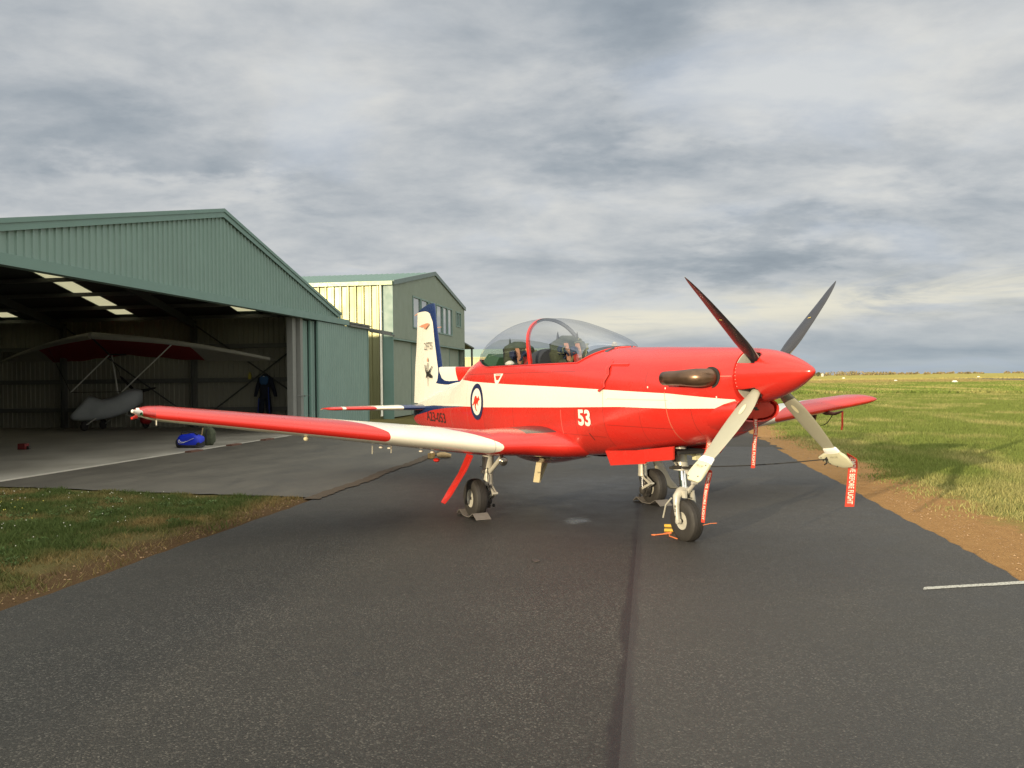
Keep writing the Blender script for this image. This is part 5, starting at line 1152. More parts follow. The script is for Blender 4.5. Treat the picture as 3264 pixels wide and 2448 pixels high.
g = MB(); a0 = Vector((2.45, -.09, .765)); a1 = Vector((3.52, .74, .885)); g.tube([a0.lerp(a1, t)+Vector((0, 0, -.02*math.sin(math.pi*t))) for t in lsp(0, 1, 14)], .0055, 6)
g.tube([(3.52, .75, .905), (3.52, .74, .885), (3.52, .75, .85), (3.52, .72, .835)], .007, 6); g.ball((3.52, .74, .885), .014, 8)
tag(g.build('tether_cord', m_black, None), 'thin black cord stretched from the nose leg to the flared propeller tip cover', 'cord')
# chocks
m_chock = M('bare_aluminium_sheet', (.24, .22, .20), .5, .3, var=.12, vs=10)
def chock(cx, cy, label):
    r = thing('wheel_chock', label, 'chock', (cx, cy, .012), 0, 'folded metal chocks under the main wheels')
    pf = [(-.30, .012), (-.22, .066), (-.21, .066), (-.10, .016), (-.05, .013), (.05, .013), (.10, .016), (.21, .070), (.225, .070), (.33, .012)]
    V = []; F = []
    for (a, b2) in pf: V += [(cx+a, cy-.13, b2+.012), (cx+a, cy+.06, b2+.012), (cx+a, cy+.06, b2+.006), (cx+a, cy-.13, b2+.006)]
    n = len(pf); F = [(4*i+k2, 4*i+(k2+1) % 4, 4*i+4+(k2+1) % 4, 4*i+4+k2) for i in range(n-1) for k2 in range(4)]+[(0, 1, 2, 3), (4*n-4, 4*n-3, 4*n-2, 4*n-1)]
    mesh('folded_sheet', V, F, m_chock, r, smooth=False)
    return r
chock(-.09, -1.285, 'folded grey metal chock under the starboard main wheel, nearer the viewer'); chock(.04, 1.20, 'folded grey metal chock under the port main wheel, behind the nose wheel')
m_yel = M('yellow_paint', (.62, .38, .04), .5); m_orng = M('orange_rope', (.72, .20, .07), .7)
r = thing('nose_wheel_chock', 'yellow bar chock with orange rope beside the nose wheel', 'chock', (2.0, .2, .012))
for (p0, p1) in (((1.92, .05, .04), (2.10, .28, .04)), ((1.72, .19, .045), (1.90, .42, .045))):
    g = MB(); g.tube([p0, p1], .019, 12); g.build('bar', m_yel, r)
g = MB(); g.tube([(2.02, .16, .04), (1.88, .28, .04)], .018, 8); g.build('link', m_orng, r)
g = MB(); g.tube([(2.30, -.06, .02), (2.14, -.04, .02), (2.08, .0, .022), (2.06, .04, .03), (2.0, .03, .03), (2.02, -.05, .02), (2.02, -.14, .02), (1.99, -.16, .02), (2.02, -.12, .022), (2.06, .02, .03)], .006, 6); g.tube([(2.15, .14, .21), (1.98, .17, .19), (1.96, .19, .13), (2.04, .24, .07)], .006, 6); g.ball((2.06, .03, .035), .014, 8); g.build('rope', m_orng, r)
g = MB(); g.tube([(2.62, .02, .20), (2.70, .05, .225), (2.76, .08, .235)], .003, 5); tag(g.build('loose_thread', m_orng, None), 'thin orange-red thread poking out right of the nose wheel', 'thread')
# litter
g = MB(); V = [(2.57+.05*math.cos(a)*(1+.4*math.sin(3*a)), -1.81+.035*math.sin(a)*(1+.3*math.cos(2*a)), .022+.012*math.sin(2*a)) for a in lsp(0, 2*math.pi, 14)[:-1]]; g.prism(V, (0, 0, .004)); tag(g.build('dead_leaf', m_dmetal, None), 'small dark dead leaf on the open asphalt left of the dark joint', 'leaf')
m_sand = M('tan_canvas', (.42, .30, .15), .85, var=.2, vs=15)
g = MB(); g.tube([(-7.62, .95, .075), (-7.60, 1.02, .085), (-7.58, 1.12, .08), (-7.56, 1.24, .06)], [.045, .06, .06, .04], 12); tag(g.build('sandbag', m_sand, None), 'small tan sandbag lying at the forecourt edge beyond the starboard wing', 'sandbag')
g = MB(); g.box((-7.66, .84, .075), (.035, .03, 0), (-.03, .05, 0), (0, 0, .055)); tag(g.build('wooden_block', M('ochre_wood', (.40, .26, .10), .8, var=.2), None, smooth=False), 'small ochre wooden block left of the tan sandbag', 'block')
# ================================================================= IN THE HANGAR
m_gtube = M('grey_alloy_tube', (.42, .42, .38), .4, .4); m_sailg = M('grey_sailcloth', (.36, .35, .31), .7, var=.08); m_sailr = M('red_sailcloth', (.26, .015, .012), .75, var=.08); m_tarp = M('silver_grey_cover', (.36, .39, .41), .5, var=.12, vs=3, bump=.4, bs=9)
mk = thing('microlight', 'flexwing microlight with red-bellied wing and grey covered pod inside the hangar', 'microlight', B(14.8, -7.9, .05), HAZ)
AX = B(13.0, -7.38, 3.29); TR = B(13.8, -1.39, 2.43); TL = B(16.0, -13.39, 2.52); RTE = B(16.3, -8.3, 2.78)
def le(t): return AX.lerp(TR if t > 0 else TL, abs(t))+Vector((0, 0, .12*math.sin(math.pi*abs(t))))
def te(t):
    tip = TR if t > 0 else TL; return RTE.lerp(tip+DS*.75, abs(t)**.9)+Vector((0, 0, -.10*math.sin(math.pi*abs(t))-.04*abs(math.sin(t*14))))
for nm, mat, t0, t1 in (('wing_belly', m_sailr, -.60, .50), ('wing_panel', m_sailg, .50, .985), ('wing_panel', m_sailg, -.985, -.60)):
    g = MB(); g.grid(lambda a, b3: (lambda p, q: p.lerp(q, b3)+Vector((0, 0, .16*math.sin(math.pi*b3**.7)*(1-.6*abs(L(t0, t1, a)))+.02)))(le(L(t0, t1, a)), te(L(t0, t1, a))), 40, 9)
    g.build(nm, mat, mk, ang=80)
for sg in (-1, 1):
    g = MB(); g.tube([le(sg*t)+Vector((0, 0, .03)) for t in lsp(.005, 1, 18)], [L(.12, .05, t) for t in lsp(0, 1, 18)], 10); g.build('leading_edge', m_sailg, mk)
g = MB(); g.tube([AX+Vector((0, 0, -.05)), B(14.6, -7.85, 2.74), RTE], .03, 8); g.build('keel', m_black, mk)
HP = B(14.6, -7.85, 2.72); CL = B(14.3, -9.16, 1.40); CR = B(13.7, -6.77, 1.41)
g = MB(); g.tube([HP, CL], .024, 8); g.build('control_frame', M('pale_strut', (.6, .6, .56), .4), mk); g = MB(); g.tube([HP, B(14.2, -7.2, 2.1), CR, CL], .012, 8); g.build('control_bar', m_black, mk)
g = MB(); g.tube([le(.45)+Vector((0, 0, -.03)), CR], .022, 8); g.build('wing_strut', M('pale_strut', (.6, .6, .56), .4), mk); g = MB(); g.tube([le(-.45)+Vector((0, 0, -.03)), CL], .010, 8); g.build('wing_strut', m_black, mk)
g = MB(); g.tube([B(14.8, -7.88, 2.70), B(14.8, -7.67, 1.40), B(15.1, -7.5, .6)], .03, 8); g.build('mast', m_gtube, mk)
g = MB(); ST = [(15.25, -6.98, 1.02, 1.42, .16), (15.1, -7.2, .80, 1.50, .28), (14.95, -7.45, .64, 1.46, .34), (14.8, -7.8, .50, 1.22, .36), (14.6, -8.15, .42, 1.12, .36), (14.5, -8.42, .38, 1.22, .33), (14.42, -8.55, .37, 1.27, .26), (14.3, -8.75, .38, .98, .26), (14.15, -8.95, .42, .70, .2), (14.1, -9.03, .5, .58, .08)]
rings = []
for (s, oo, z0, z1, hw) in ST: rings.append([B(s, oo, (z0+z1)/2)+Vector((DS+DN*-.6).normalized())*hw*math.copysign(abs(math.cos(t))**.8, math.cos(t))+Vector((0, 0, (z1-z0)/2*math.copysign(abs(math.sin(t))**.8, math.sin(t))+.02*math.sin(9*t+oo*8))) for t in [2*math.pi*i/22 for i in range(22)]])
V, F = loftr(rings, True, True); mesh('pod_cover', V, F, m_tarp, mk, ang=70)
for (s, oo, spat) in ((14.0, -8.42, False), (15.7, -7.15, True), (15.3, -8.6, False)):
    g = MB(); g.lathe(B(s, oo-.06, .05+.17), DN, [(0, .04), (0, .13), (.02, .165), (.06, .175), (.10, .165), (.12, .13), (.12, .04)], 24); g.lathe(B(s, oo-.05, .22), DN, [(0, .07), (.1, .07)], 14); g.build('wheel', m_black, mk)
    if spat: g = MB(); blob(g, B(s, oo, .36), (.30, .22, .19), .02); g.build('wheel_spat', M('dark_red_spat', (.35, .02, .02), .4), mk)
for q0, q1 in ((B(15.7, -7.2, .28), B(15.2, -7.75, .62)), (B(15.3, -8.5, .25), B(15.1, -7.9, .6)), (B(14.0, -8.35, .25), B(14.4, -8.2, .5))): g = MB(); g.tube([q0, q1], .022, 8); g.build('undercarriage_tube', m_gtube, mk)
g = MB(); PH = B(15.35, -7.30, 1.37)
for q in (B(15.35, -6.50, 1.53), B(15.35, -7.95, 1.98), B(15.35, -7.55, .60)):
    dd = (q-PH).normalized(); sd = dd.cross(DS).normalized(); V = []; 
    for t, w2 in ((0, .03), (.3, .055), (.6, .05), (.9, .035), (1., .008)): c_ = PH+dd*((q-PH).length*t); V += [c_-sd*w2, c_-DS*.012, c_+sd*w2, c_+DS*.012]
    g.add(V, [(4*i+k2, 4*i+(k2+1) % 4, 4*i+4+(k2+1) % 4, 4*i+4+k2) for i in range(4) for k2 in range(4)])
g.build('propeller', m_black, mk)
# flight suit on the side wall
m_suit = M('navy_cloth', (.012, .016, .03), .9, var=.2, vs=10); m_suitb = M('blue_cloth', (.03, .10, .24), .85); m_suit2 = M('blue_piping', (.03, .06, .30), .8)
fs = thing('flight_suit', 'navy and blue flight suit hanging on the hangar side wall', 'flight suit', B(16.2, -2.68, .5), HAZ)
def stube(pts, r, sq=.6, seg=14):
    P = [Vector(q) for q in pts]; rings = []
    for q, w2 in zip(P, r): rings.append([q+DN*w2*math.cos(t)+DS*w2*sq*math.sin(t)+Vector((0, 0, .01*math.sin(3*t))) for t in [2*math.pi*i/seg for i in range(seg)]])
    return loftr(rings, True, True)
for nm, pts, r, mat in (('body', [B(16.12, -2.66, 1.98), B(16.12, -2.66, 1.88), B(16.12, -2.67, 1.7), B(16.12, -2.68, 1.45), B(16.12, -2.69, 1.22), B(16.12, -2.69, 1.1)], [.07, .20, .23, .20, .19, .21], m_suit),
                   ('trouser_leg', [B(16.12, -2.80, 1.15), B(16.12, -2.82, .85), B(16.12, -2.84, .52)], [.12, .11, .10], m_suit), ('trouser_leg', [B(16.12, -2.58, 1.15), B(16.12, -2.55, .85), B(16.12, -2.52, .52)], [.12, .11, .10], m_suit),
                   ('sleeve', [B(16.12, -2.84, 1.86), B(16.12, -2.96, 1.55), B(16.12, -3.03, 1.25), B(16.12, -3.06, 1.16)], [.09, .08, .07, .06], m_suit), ('sleeve', [B(16.12, -2.48, 1.86), B(16.12, -2.38, 1.55), B(16.12, -2.29, 1.25), B(16.12, -2.27, 1.16)], [.09, .08, .07, .06], m_suit)):
    V, F = stube(pts, r); mesh(nm, V, F, mat, fs, ang=60)
V, F = stube([B(16.02, -2.66, 1.90), B(16.0, -2.66, 1.82), B(16.0, -2.67, 1.66), B(16.0, -2.67, 1.60)], [.12, .17, .16, .10], .25); mesh('yoke', V, F, m_suitb, fs, ang=60)
g = MB(); g.tube([B(16.02, -2.50, 1.5), B(16.0, -2.49, 1.2), B(16.0, -2.46, .55)], .02, 6); g.build('side_stripe', m_suit2, fs); g = MB(); g.tube([B(16.02, -2.88, 1.1), B(16.0, -2.91, .55)], .018, 6); g.build('side_stripe', m_suit2, fs)
g = MB(); g.bb(15.98, 16.0, -2.69, -2.63, 1.84, 1.90); g.build('collar_label', m_wflat, fs, smooth=False); g = MB(); g.tube([B(16.12, -2.80, 1.93), B(16.12, -2.66, 2.03), B(16.12, -2.52, 1.93)], .008, 6); g.build('hanger', m_dmetal, fs)
g = MB(); g.prism([B(16.24, -3.37, 1.80), B(16.24, -3.27, 1.80), B(16.24, -3.25, 1.93), B(16.24, -3.28, 1.99), B(16.24, -3.36, 1.99)], -DS*.04); g.bb(16.2, 16.3, -3.34, -3.30, 1.97, 2.05); tag(g.build('spray_bottle', M('yellow_plastic', (.42, .36, .05), .5), None, smooth=False, inv=Matrix.Translation(B(16.25, -3.3, 1.9))), 'small yellow bottle hooked on the hangar side wall left of the flight suit', 'bottle')
# bags
bg = thing('sports_bag', 'bright blue sports bag with white swoosh on the hangar floor edge', 'bag', B(7.5, -.57, .05), HAZ)
def bagshell(c, ls, lo_, lz, p=3.2, seg=28, rows=14, sag=.03):
    V = []; 
    for j in range(rows+1):
        th = math.pi*j/rows
        for i in range(seg):
            a = 2*math.pi*i/seg; cx = math.copysign(abs(math.cos(a))**(2/p), math.cos(a)); cy = math.copysign(abs(math.sin(a))**(2/p), math.sin(a)); st_ = abs(math.sin(th))**(2/p); ct = math.copysign(abs(math.cos(th))**(2/p), math.cos(th))
            wr = 1+sag*(math.sin(5*a+2*th)+math.sin(3*a-7*th)*.6); V.append(c+DS*ls*cx*st_*wr+DN*lo_*cy*st_*wr+Vector((0, 0, lz*ct*wr-(.03*cy*cy if ct > 0 else 0))))
    return V, [(j*seg+i, (j+1)*seg+i, (j+1)*seg+(i+1) % seg, j*seg+(i+1) % seg) for j in range(rows) for i in range(seg)]
V, F = bagshell(B(7.0, -.42, .205), .20, .34, .185); mesh('bag_body', V, F, M('blue_nylon', (.008, .03, .55), .5, var=.15, vs=8, bump=.3, bs=25), bg, ang=70)
m_bk2 = M('black_nylon', (.015, .015, .02), .7)
for oo in (-.70, -.15): V, F = bagshell(B(7.0, oo, .15), .17, .06, .12); mesh('end_pocket', V, F, m_bk2, bg, ang=70)
V, F = bagshell(B(7.0, -.42, .08), .205, .35, .055); mesh('base_panel', V, F, m_bk2, bg, ang=70)
g = MB(); g.tube([B(6.95, -.64, .36), B(6.90, -.59, .43), B(6.92, -.44, .44), B(6.95, -.29, .41), B(6.94, -.19, .36)], .018, 8); g.build('handle', m_bk2, bg)
SW = [(0, .62), (-.05, .50), (-.06, .35), (.0, .22), (.12, .18), (.30, .24), (.60, .46), (1.0, .80), (.55, .42), (.28, .31), (.14, .30), (.07, .36), (.04, .46)]
SWo = [(L(-.80, -.40, a), L(.14, .34, b2)) for a, b2 in SW]
g = MB(); g.tube([B(6.79, a+.19, b2-.02) for a, b2 in SWo]+[B(6.79, SWo[0][0]+.19, SWo[0][1]-.02)], .007, 5); g.build('swoosh', M('white_print', (.8, .8, .8), .5), bg)
V, F = bagshell(B(7.75, -.34, .27), .15, .17, .25, 3.0, sag=.05); ob = mesh('bag_body', V, F, m_olive, None, inv=Matrix.Translation(B(7.75, -.36, .03)), ang=70); ob.name = 'kit_bag'; tag(ob, 'upright olive kit bag standing right behind the blue sports bag', 'bag')
g = MB(); g.tube([B(7.58, -.42, .12), B(7.55, -.42, .3), B(7.59, -.40, .5)], .015, 6); g.build('strap', m_sand, ob); g = MB(); g.tube([B(7.59, -.3, .12), B(7.56, -.3, .28), B(7.60, -.3, .46)], .015, 6); g.build('strap', m_bk2, ob)
rc = thing('red_box', 'small dark red box alone on the hangar floor near the left edge', 'box', B(6.2, -4.5, .05)); g = MB(); g.bb(6.1, 6.26, -4.62, -4.42, .045, .19); g.build('case', M('dull_red', (.16, .02, .02), .7), rc, smooth=False); g = MB(); g.bb(6.15, 6.21, -4.40, -4.34, .045, .13); g.build('spout', m_dmetal, rc, smooth=False)
# ================================================================= AIRFIELD
m_mark = M('white_marker_board', (.66, .64, .56), .6, var=.05)
M2, M4, M5, M6, M7 = (640, 150), (483, 186), (239, 99), (325, 74.6), (259, 93.7)
def marker(s, oo, w2, h2, label, mat=m_mark):
    r = B(s, oo, 0); g = MB(); c_ = Vector(r); vd = (c_-Vector((CAMP[0], CAMP[1], 0))).normalized(); sd = Vector((-vd.y, vd.x, 0))
    g.add([c_-sd*w2/2-vd*.9, c_+sd*w2/2-vd*.9, c_+sd*w2/2+vd*.9, c_-sd*w2/2+vd*.9, c_-sd*w2*.18+Vector((0, 0, h2))-vd*.1, c_+sd*w2*.18+Vector((0, 0, h2))-vd*.1, c_+sd*w2*.18+Vector((0, 0, h2))+vd*.1, c_-sd*w2*.18+Vector((0, 0, h2))+vd*.1], [(0, 1, 5, 4), (1, 2, 6, 5), (2, 3, 7, 6), (3, 0, 4, 7), (4, 5, 6, 7)])
    return tag(g.build('runway_marker', mat, None, smooth=False, inv=Matrix.Translation(c_)), label, 'marker', 'white markers along the runway')
marker(166, 70, 1.6, .62, 'largest and nearest white marker board on the grass right of the port wing tip'); marker(232, 76.7, 1.45, .55, 'white marker board with dark tuft, halfway between propeller spinner and largest marker')
marker(M4[0], M4[1], 2.3, .9, 'small white marker beyond the dark runway, right of the largest marker'); marker(M2[0], M2[1], 2.6, .9, 'tiny white marker on the yellow grass close right of the spinner tip')
marker(M5[0], M5[1], 1.3, .30, 'low flat white marker at the dark runway edge, rightmost of the markers'); marker(M6[0], M6[1], 1.9, .5, 'faint pinkish marker low on the grass under the tiny spinner-side marker', M('pinkish_marker', (.6, .42, .34), .7)); marker(M7[0], M7[1], 1.2, .35, 'faint flat marker between the two bigger white markers')
def polar(az, r, z=0.): return Vector((CAMP[0]+r*math.cos(math.radians(az)), CAMP[1]+r*math.sin(math.radians(az)), z))
hutc = polar(135.15, 1050, hz(1050, math.radians(135.15)))
ht = thing('hut', 'tiny white hut on the skyline just right of the spinner tip', 'hut', tuple(hutc)); g = MB(); g.box(hutc+Vector((0, 0, 1.5)), (.9, 0, 0), (0, .95, 0), (0, 0, 1.5)); g.build('wall', m_mark, ht, smooth=False); g = MB(); g.prism([hutc+Vector((-1.0, -1.05, 3.0)), hutc+Vector((1.0, -1.05, 3.0)), hutc+Vector((0, -1.05, 3.6))], (0, 2.1, 0)); g.build('roof', m_mark, ht, smooth=False)
m_scrub, N, P = newmat('scrub_foliage'); o = N.obj(); N.link(N.mix(N.ramp(N.noise(o, .35, 4, .6), [(.38, 0.), (.6, 1.)]), (.12, .11, .045), (.34, .25, .12)), P.inputs['Base Color']); P.inputs['Roughness'].default_value = .95
def leafmass(cs, nleaf, size, seed):
    r2 = np.random.default_rng(seed); out = []; 
    for (c_, rx, rz_) in cs:
        u3 = r2.normal(size=(nleaf, 3)); u3 /= np.linalg.norm(u3, axis=1)[:, None]; u3 *= (r2.random((nleaf, 1))**.4); P3 = np.array(c_)+u3*[rx, rx, rz_]; P3[:, 2] = np.maximum(P3[:, 2], c_[2]-rz_*.6)
        d1 = r2.normal(size=(nleaf, 3)); d1 /= np.linalg.norm(d1, axis=1)[:, None]; d2 = np.cross(d1, r2.normal(size=(nleaf, 3))); d2 /= np.linalg.norm(d2, axis=1)[:, None]
        sz = size*(.6+.8*r2.random((nleaf, 1))); out.append(np.stack([P3-d1*sz, P3+d1*sz*.2+d2*sz, P3+d1*sz-d2*sz*.3], 1))
    T = np.concatenate(out).reshape(-1, 3); return T
def trimesh(name, T, mat, parent=None, cols=None):
    me = bpy.data.meshes.new(name); n = len(T)
    if parent is not None: I = np.array(root_inv(parent)); T = T@I[:3, :3].T+I[:3, 3]
    me.vertices.add(n); me.vertices.foreach_set('co', T.astype(np.float32).ravel()); me.loops.add(n); me.loops.foreach_set('vertex_index', np.arange(n, dtype=np.int32)); me.polygons.add(n//3); me.polygons.foreach_set('loop_start', np.arange(0, n, 3, dtype=np.int32)); me.update(calc_edges=True)
    if cols is not None: ca = me.attributes.new('tint', 'FLOAT_COLOR', 'POINT'); ca.data.foreach_set('color', np.concatenate([cols, np.ones((n, 1))], 1).astype(np.float32).ravel())
    me.materials.append(mat); o = bpy.data.objects.new(name, me); C.objects.link(o)
    if parent is not None: o.parent = parent
    return o
cs = []
for i in range(620):
    az = random.uniform(116, 190); big = max(0, 1-abs(az-133.6)/3.4); r = random.uniform(1180, 1500); h_ = random.uniform(1.0, 2.2)+big*random.uniform(1.5, 4.2)
    if az < 130 and random.random() < .45: h_ *= .35
    cs.append((tuple(polar(az, r, hz(r, math.radians(az))+h_*.35)), h_*random.uniform(1.5, 3.2), h_))
sb = trimesh('shrubland', leafmass(cs, 55, 1.1, 3), m_scrub); sb['kind'] = 'stuff'; sb['label'] = 'low ochre scrub along the skyline'
tc = polar(135.42, 1020, hz(1020, math.radians(135.42)))
tt = thing('tree', 'rounded olive tree on the skyline beside the spinner tip and tiny hut', 'tree', tuple(tc)); g = MB(); g.tube([tc, tc+Vector((.1, 0, 1.5)), tc+Vector((.3, .2, 3.2))], [.3, .22, .1], 8); g.build('trunk', M('bark', (.12, .09, .06), .9), tt)
trimesh('crown', leafmass([((tc.x+a, tc.y+b2, tc.z+z), rr3, rr3*.75) for a, b2, z, rr3 in ((0, 0, 3.2, 2.6), (-2, 2, 2.6, 2.), (2.4, -2, 2.4, 1.9), (4.4, -4, 1.8, 1.6), (.5, .5, 4.2, 1.5))], 420, .35, 5), M('olive_leaves', (.13, .12, .05), .9, var=.3, vs=.4), tt)
# ---- grass blades
m_blade, N, P = newmat('grass_blades'); tcx = N.attr('tint', 'Color'); N.link(tcx, P.inputs['Base Color']); P.inputs['Roughness'].default_value = .8; P.inputs['Specular IOR Level'].default_value = .15
trn = N.node('ShaderNodeBsdfTranslucent'); N.link(tcx, trn.inputs[0]); mx = N.node('ShaderNodeMixShader'); mx.inputs[0].default_value = .30; N.link(P.outputs[0], mx.inputs[1]); N.link(trn.outputs[0], mx.inputs[2]); N.link(mx.outputs[0], m_blade.node_tree.nodes['Material Output'].inputs[0])
_h = rng.random((64, 64))
def vn(x, y):
    xi = np.floor(x).astype(int); yi = np.floor(y).astype(int); fx = x-xi; fy = y-yi; fx = fx*fx*(3-2*fx); fy = fy*fy*(3-2*fy); g2 = lambda a, b2: _h[a % 64, b2 % 64]
    return (g2(xi, yi)*(1-fx)+g2(xi+1, yi)*fx)*(1-fy)+(g2(xi, yi+1)*(1-fx)+g2(xi+1, yi+1)*fx)*fy
def fbm(x, y): return (vn(x, y)+.5*vn(x*2.1+5, y*2.1+9)+.25*vn(x*4.3+2, y*4.3+7))/1.75
def blades(s, o, h, w, cols, lean=.5):
    n = len(s); base = np.stack([HA.x+DS.x*s+DN.x*o, HA.y+DS.y*s+DN.y*o, np.zeros(n)], 1); a = rng.random(n)*2*np.pi; sd = np.stack([np.cos(a), np.sin(a), np.zeros(n)], 1)*w[:, None]; tp = np.stack([rng.normal(size=n)*h*lean, rng.normal(size=n)*h*lean, h], 1)
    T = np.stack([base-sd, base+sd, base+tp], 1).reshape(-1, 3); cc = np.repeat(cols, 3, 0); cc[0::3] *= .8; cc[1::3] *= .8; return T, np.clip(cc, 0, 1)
def pal(n, t, green, dry, dark):
    t = t[:, None]; c_ = np.array(green)*(1-t)+np.array(dry)*t; dk = (rng.random(n) < .25)[:, None]; c_ = np.where(dk, c_*.6+np.array(dark)*.4, c_); return c_*(.75+.5*rng.random((n, 1)))
# left patch in front of the hangar
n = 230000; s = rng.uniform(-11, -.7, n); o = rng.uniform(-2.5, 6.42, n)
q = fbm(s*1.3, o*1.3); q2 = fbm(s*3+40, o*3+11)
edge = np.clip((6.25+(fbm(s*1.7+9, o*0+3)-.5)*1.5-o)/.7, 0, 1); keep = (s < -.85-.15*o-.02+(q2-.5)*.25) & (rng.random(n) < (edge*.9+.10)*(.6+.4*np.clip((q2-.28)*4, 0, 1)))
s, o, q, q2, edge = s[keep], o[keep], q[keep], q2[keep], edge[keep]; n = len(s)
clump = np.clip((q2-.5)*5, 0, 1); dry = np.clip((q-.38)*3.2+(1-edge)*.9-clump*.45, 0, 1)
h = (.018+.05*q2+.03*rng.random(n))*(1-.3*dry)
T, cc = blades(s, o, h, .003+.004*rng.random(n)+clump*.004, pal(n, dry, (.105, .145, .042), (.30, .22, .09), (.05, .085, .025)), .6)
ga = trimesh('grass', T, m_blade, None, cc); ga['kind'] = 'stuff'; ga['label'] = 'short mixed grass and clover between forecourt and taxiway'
# field on the runway side
n = 640000; r = 11+(np.exp(rng.random(n)*np.log(1+8.))-1)/8.*115; az = np.radians(rng.uniform(108, 160, n)); X = CAMP[0]+r*np.cos(az); Y = CAMP[1]+r*np.sin(az); s = (X-HA.x)*DS.x+(Y-HA.y)*DS.y; o = (X-HA.x)*DN.x+(Y-HA.y)*DN.y
q = fbm(s*.35, o*.8+3); q2 = fbm(s*1.8+4, o*1.8); e0 = 14.75+(fbm(s*.8+3, o*0.5)-.5)*1.8; edge = np.clip((o-e0)/1.0, 0, 1)
keep = (o > 14.3) & (rng.random(n) < edge**.8*.96+.045*(o > 14.5)); s, o, r, q, q2, edge = s[keep], o[keep], r[keep], q[keep], q2[keep], edge[keep]; n = len(s)
dry = np.clip((q-.47)*3.2+(1-edge)*.8+(q2-.5)*.7, 0, 1); h = (.03+.045*q2+.035*rng.random(n))*(.4+.6*edge)*(1+r*.010)
T, cc = blades(s, o, h, (.0028+.003*rng.random(n))*(1+r*.05), pal(n, dry, (.215, .26, .065), (.42, .385, .15), (.15, .20, .05)), .45)
n = 230000; r = 85*np.exp(rng.random(n)*np.log(6.)); az = np.radians(rng.uniform(112, 158, n)); X = CAMP[0]+r*np.cos(az); Y = CAMP[1]+r*np.sin(az); s = (X-HA.x)*DS.x+(Y-HA.y)*DS.y; o = (X-HA.x)*DN.x+(Y-HA.y)*DN.y
q = fbm(s*.06, o*.25+3); k3 = (o > 16)
for (x0, y0, x1, y1) in ((60, 52, 214, 103), (214, 103, 345, 128), (345, 128, 500, 160)): pass
ro = np.interp(s, [-50, 60, 214, 345, 500, 900], [20, 52, 103, 128, 160, 230]); rp = np.interp(s, [-50, 50, 200, 340, 500, 900], [40, 68, 112, 150, 160, 230]); k3 &= ~((o > ro-2) & (o < rp+3))
s, o, r, q = s[k3], o[k3], r[k3], q[k3]; n = len(s); far = np.clip((r-170+(q-.5)*90)/60, 0, 1); dry = np.clip((q-.45)*3, 0, 1)*(1-far)+far*.9
cA = pal(n, dry, (.21, .27, .06), (.45, .39, .15), (.12, .18, .04)); cB = pal(n, dry*0+.5, (.34, .28, .12), (.40, .31, .12), (.16, .15, .07)); f3 = far[:, None]; gld = np.clip((r-.5*(o-130)-300)/80, 0, 1)[:, None]
T2, cc2 = blades(s, o, .14+.14*rng.random(n)+r*.0006, .05+r*.0018, cA*(1-f3)+(cB*(1-gld)+cB*np.array([1.35, 1.45, 1.25])*gld)*f3, .3)
T = np.concatenate([T, T2]); cc = np.concatenate([cc, cc2])
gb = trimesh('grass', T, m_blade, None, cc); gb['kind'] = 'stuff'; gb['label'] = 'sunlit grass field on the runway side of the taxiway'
# loose gravel on the dirt verges
def stones(s, o, r3):
    T = []
    for a, b3, r4 in zip(s, o, r3):
        c_ = B(a, b3, r4*.3); P6 = [c_+Vector((rng.normal(1, .25)*r4*x, rng.normal(1, .25)*r4*y, rng.normal(.8, .2)*r4*z)) for x, y, z in ((1, 0, 0), (0, 1, 0), (-1, 0, 0), (0, -1, 0), (0, 0, 1))]
        for i in range(4): T += [P6[i], P6[(i+1) % 4], P6[4]]
    return np.array([tuple(v3) for v3 in T])
n = 4200; s = rng.uniform(-11, 12, n); o = np.where(rng.random(n) < .72, 14.2+np.abs(rng.normal(0, .5, n)), 6.4-np.abs(rng.normal(0, .22, n))); kk = (o > 10) | (s < -1.8)
gv = trimesh('gravel', stones(s[kk], o[kk], .004+.011*rng.random(int(kk.sum()))**3), M('ochre_stones', (.34, .22, .12), .9, var=.45, vs=9)); gv['kind'] = 'stuff'; gv['label'] = 'loose ochre stones on the dirt verges'
n = 900; s = rng.uniform(-10, 10, n); o = np.where(rng.random(n) < .5, 14.1-np.abs(rng.normal(0, .25, n)), 6.55+np.abs(rng.normal(0, .18, n))); gv = trimesh('grit', stones(s, o, .003+.005*rng.random(n)), M('grit_stones', (.20, .15, .10), .9, var=.4, vs=9)); gv['kind'] = 'stuff'; gv['label'] = 'fine grit spilled on the asphalt edges'
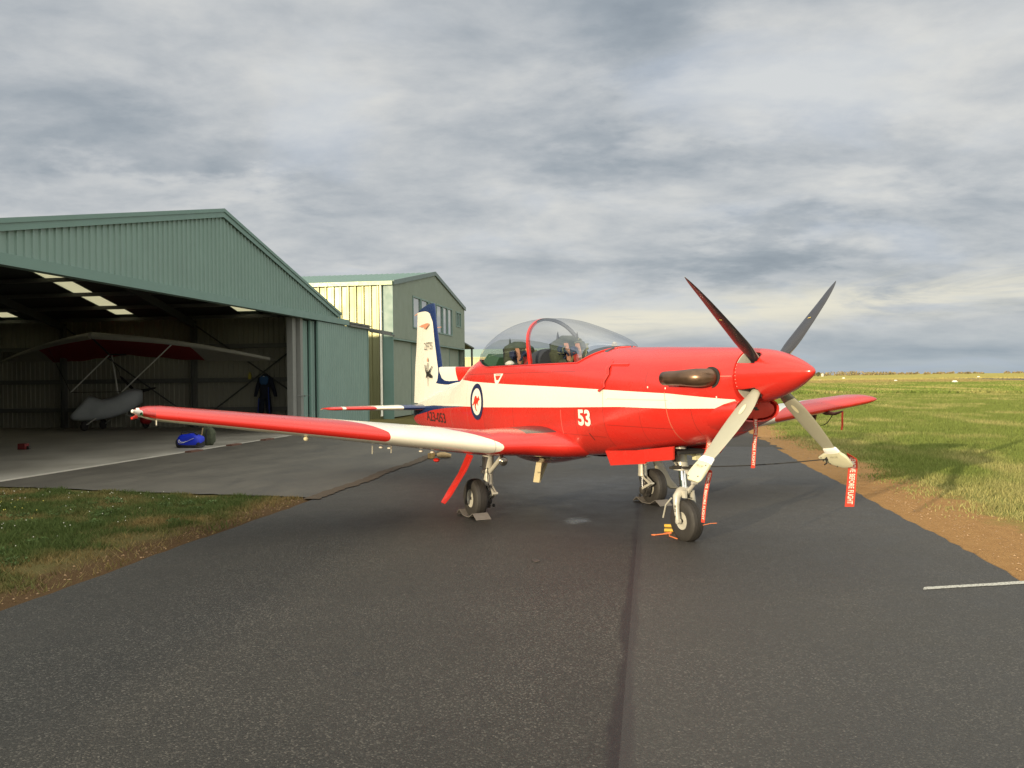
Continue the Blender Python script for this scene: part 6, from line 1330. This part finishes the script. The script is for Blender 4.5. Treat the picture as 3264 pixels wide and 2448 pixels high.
# dry stalks and leafy weeds in the left patch
n = 1500; s = rng.uniform(-10, -1.6, n); o = np.clip(6.35-np.abs(rng.normal(0, .55, n)), .5, 6.4); T, cc = blades(s, o, 0.03+.07*rng.random(n)**2, .0013+.001*rng.random(n), pal(n, np.ones(n), (.25, .2, .08), (.34, .26, .13), (.2, .15, .07)), 1.1)
st9 = trimesh('dry_stalks', T, m_blade, None, cc); st9['kind'] = 'stuff'; st9['label'] = 'dry straw stalks along the brown edge of the left grass'
cs9 = []
for _ in range(150):
    a = rng.uniform(-9, -1.8); b3 = rng.uniform(.8, 5.6); 
    if a < -1.-.15*b3 and fbm(np.array([a*3+40]), np.array([b3*3+11]))[0] > .47: q = B(a, b3, .03); cs9.append(((q.x, q.y, q.z), .09+.12*rng.random(), .035))
wd9 = trimesh('leafy_weeds', leafmass(cs9, 130, .014, 9), M('weed_leaves', (.075, .125, .03), .8, var=.3, vs=6)); wd9['kind'] = 'stuff'; wd9['label'] = 'low dark green leafy weeds in the left grass'
# flowers
def flowers(n, s, o, z, rad, mat, lab):
    T = []; 
    for i in range(n):
        b3 = B(s[i], o[i], z[i]); nn = Vector((CAMP[0]-b3.x, CAMP[1]-b3.y, 6)).normalized(); a = nn.orthogonal().normalized()*rad; b4 = nn.cross(a)
        for k2 in range(5): t0, t1 = 2*math.pi*k2/5, 2*math.pi*(k2+1)/5; T += [b3+nn*.002, b3+a*math.cos(t0)+b4*math.sin(t0), b3+a*math.cos(t1)+b4*math.sin(t1)]
    q = trimesh('flowers', np.array([tuple(v3) for v3 in T]), mat); q['kind'] = 'stuff'; q['label'] = lab
s = np.concatenate([rng.normal(-3.2, 1.3, 130), rng.uniform(-7, -1.4, 110)]); o = np.concatenate([rng.normal(1.5, .8, 130), rng.uniform(.6, 5.2, 110)]); k3 = s < -1.0-.15*o; s, o = s[k3], o[k3]
flowers(len(s), s, o, .045+.03*rng.random(len(s)), .0065, M('white_petals', (.6, .58, .47), .7), 'tiny white daisies in the left grass patch')
s = rng.normal(-3.6, .55, 170); o = rng.normal(2.2, .5, 170); k3 = s < -1.2-.15*o; flowers(int(k3.sum()), s[k3], o[k3], .045+.03*rng.random(int(k3.sum())), .0065, M('yellow_petals', (.70, .62, .12), .7), 'yellow flowers clustered in the left grass patch')
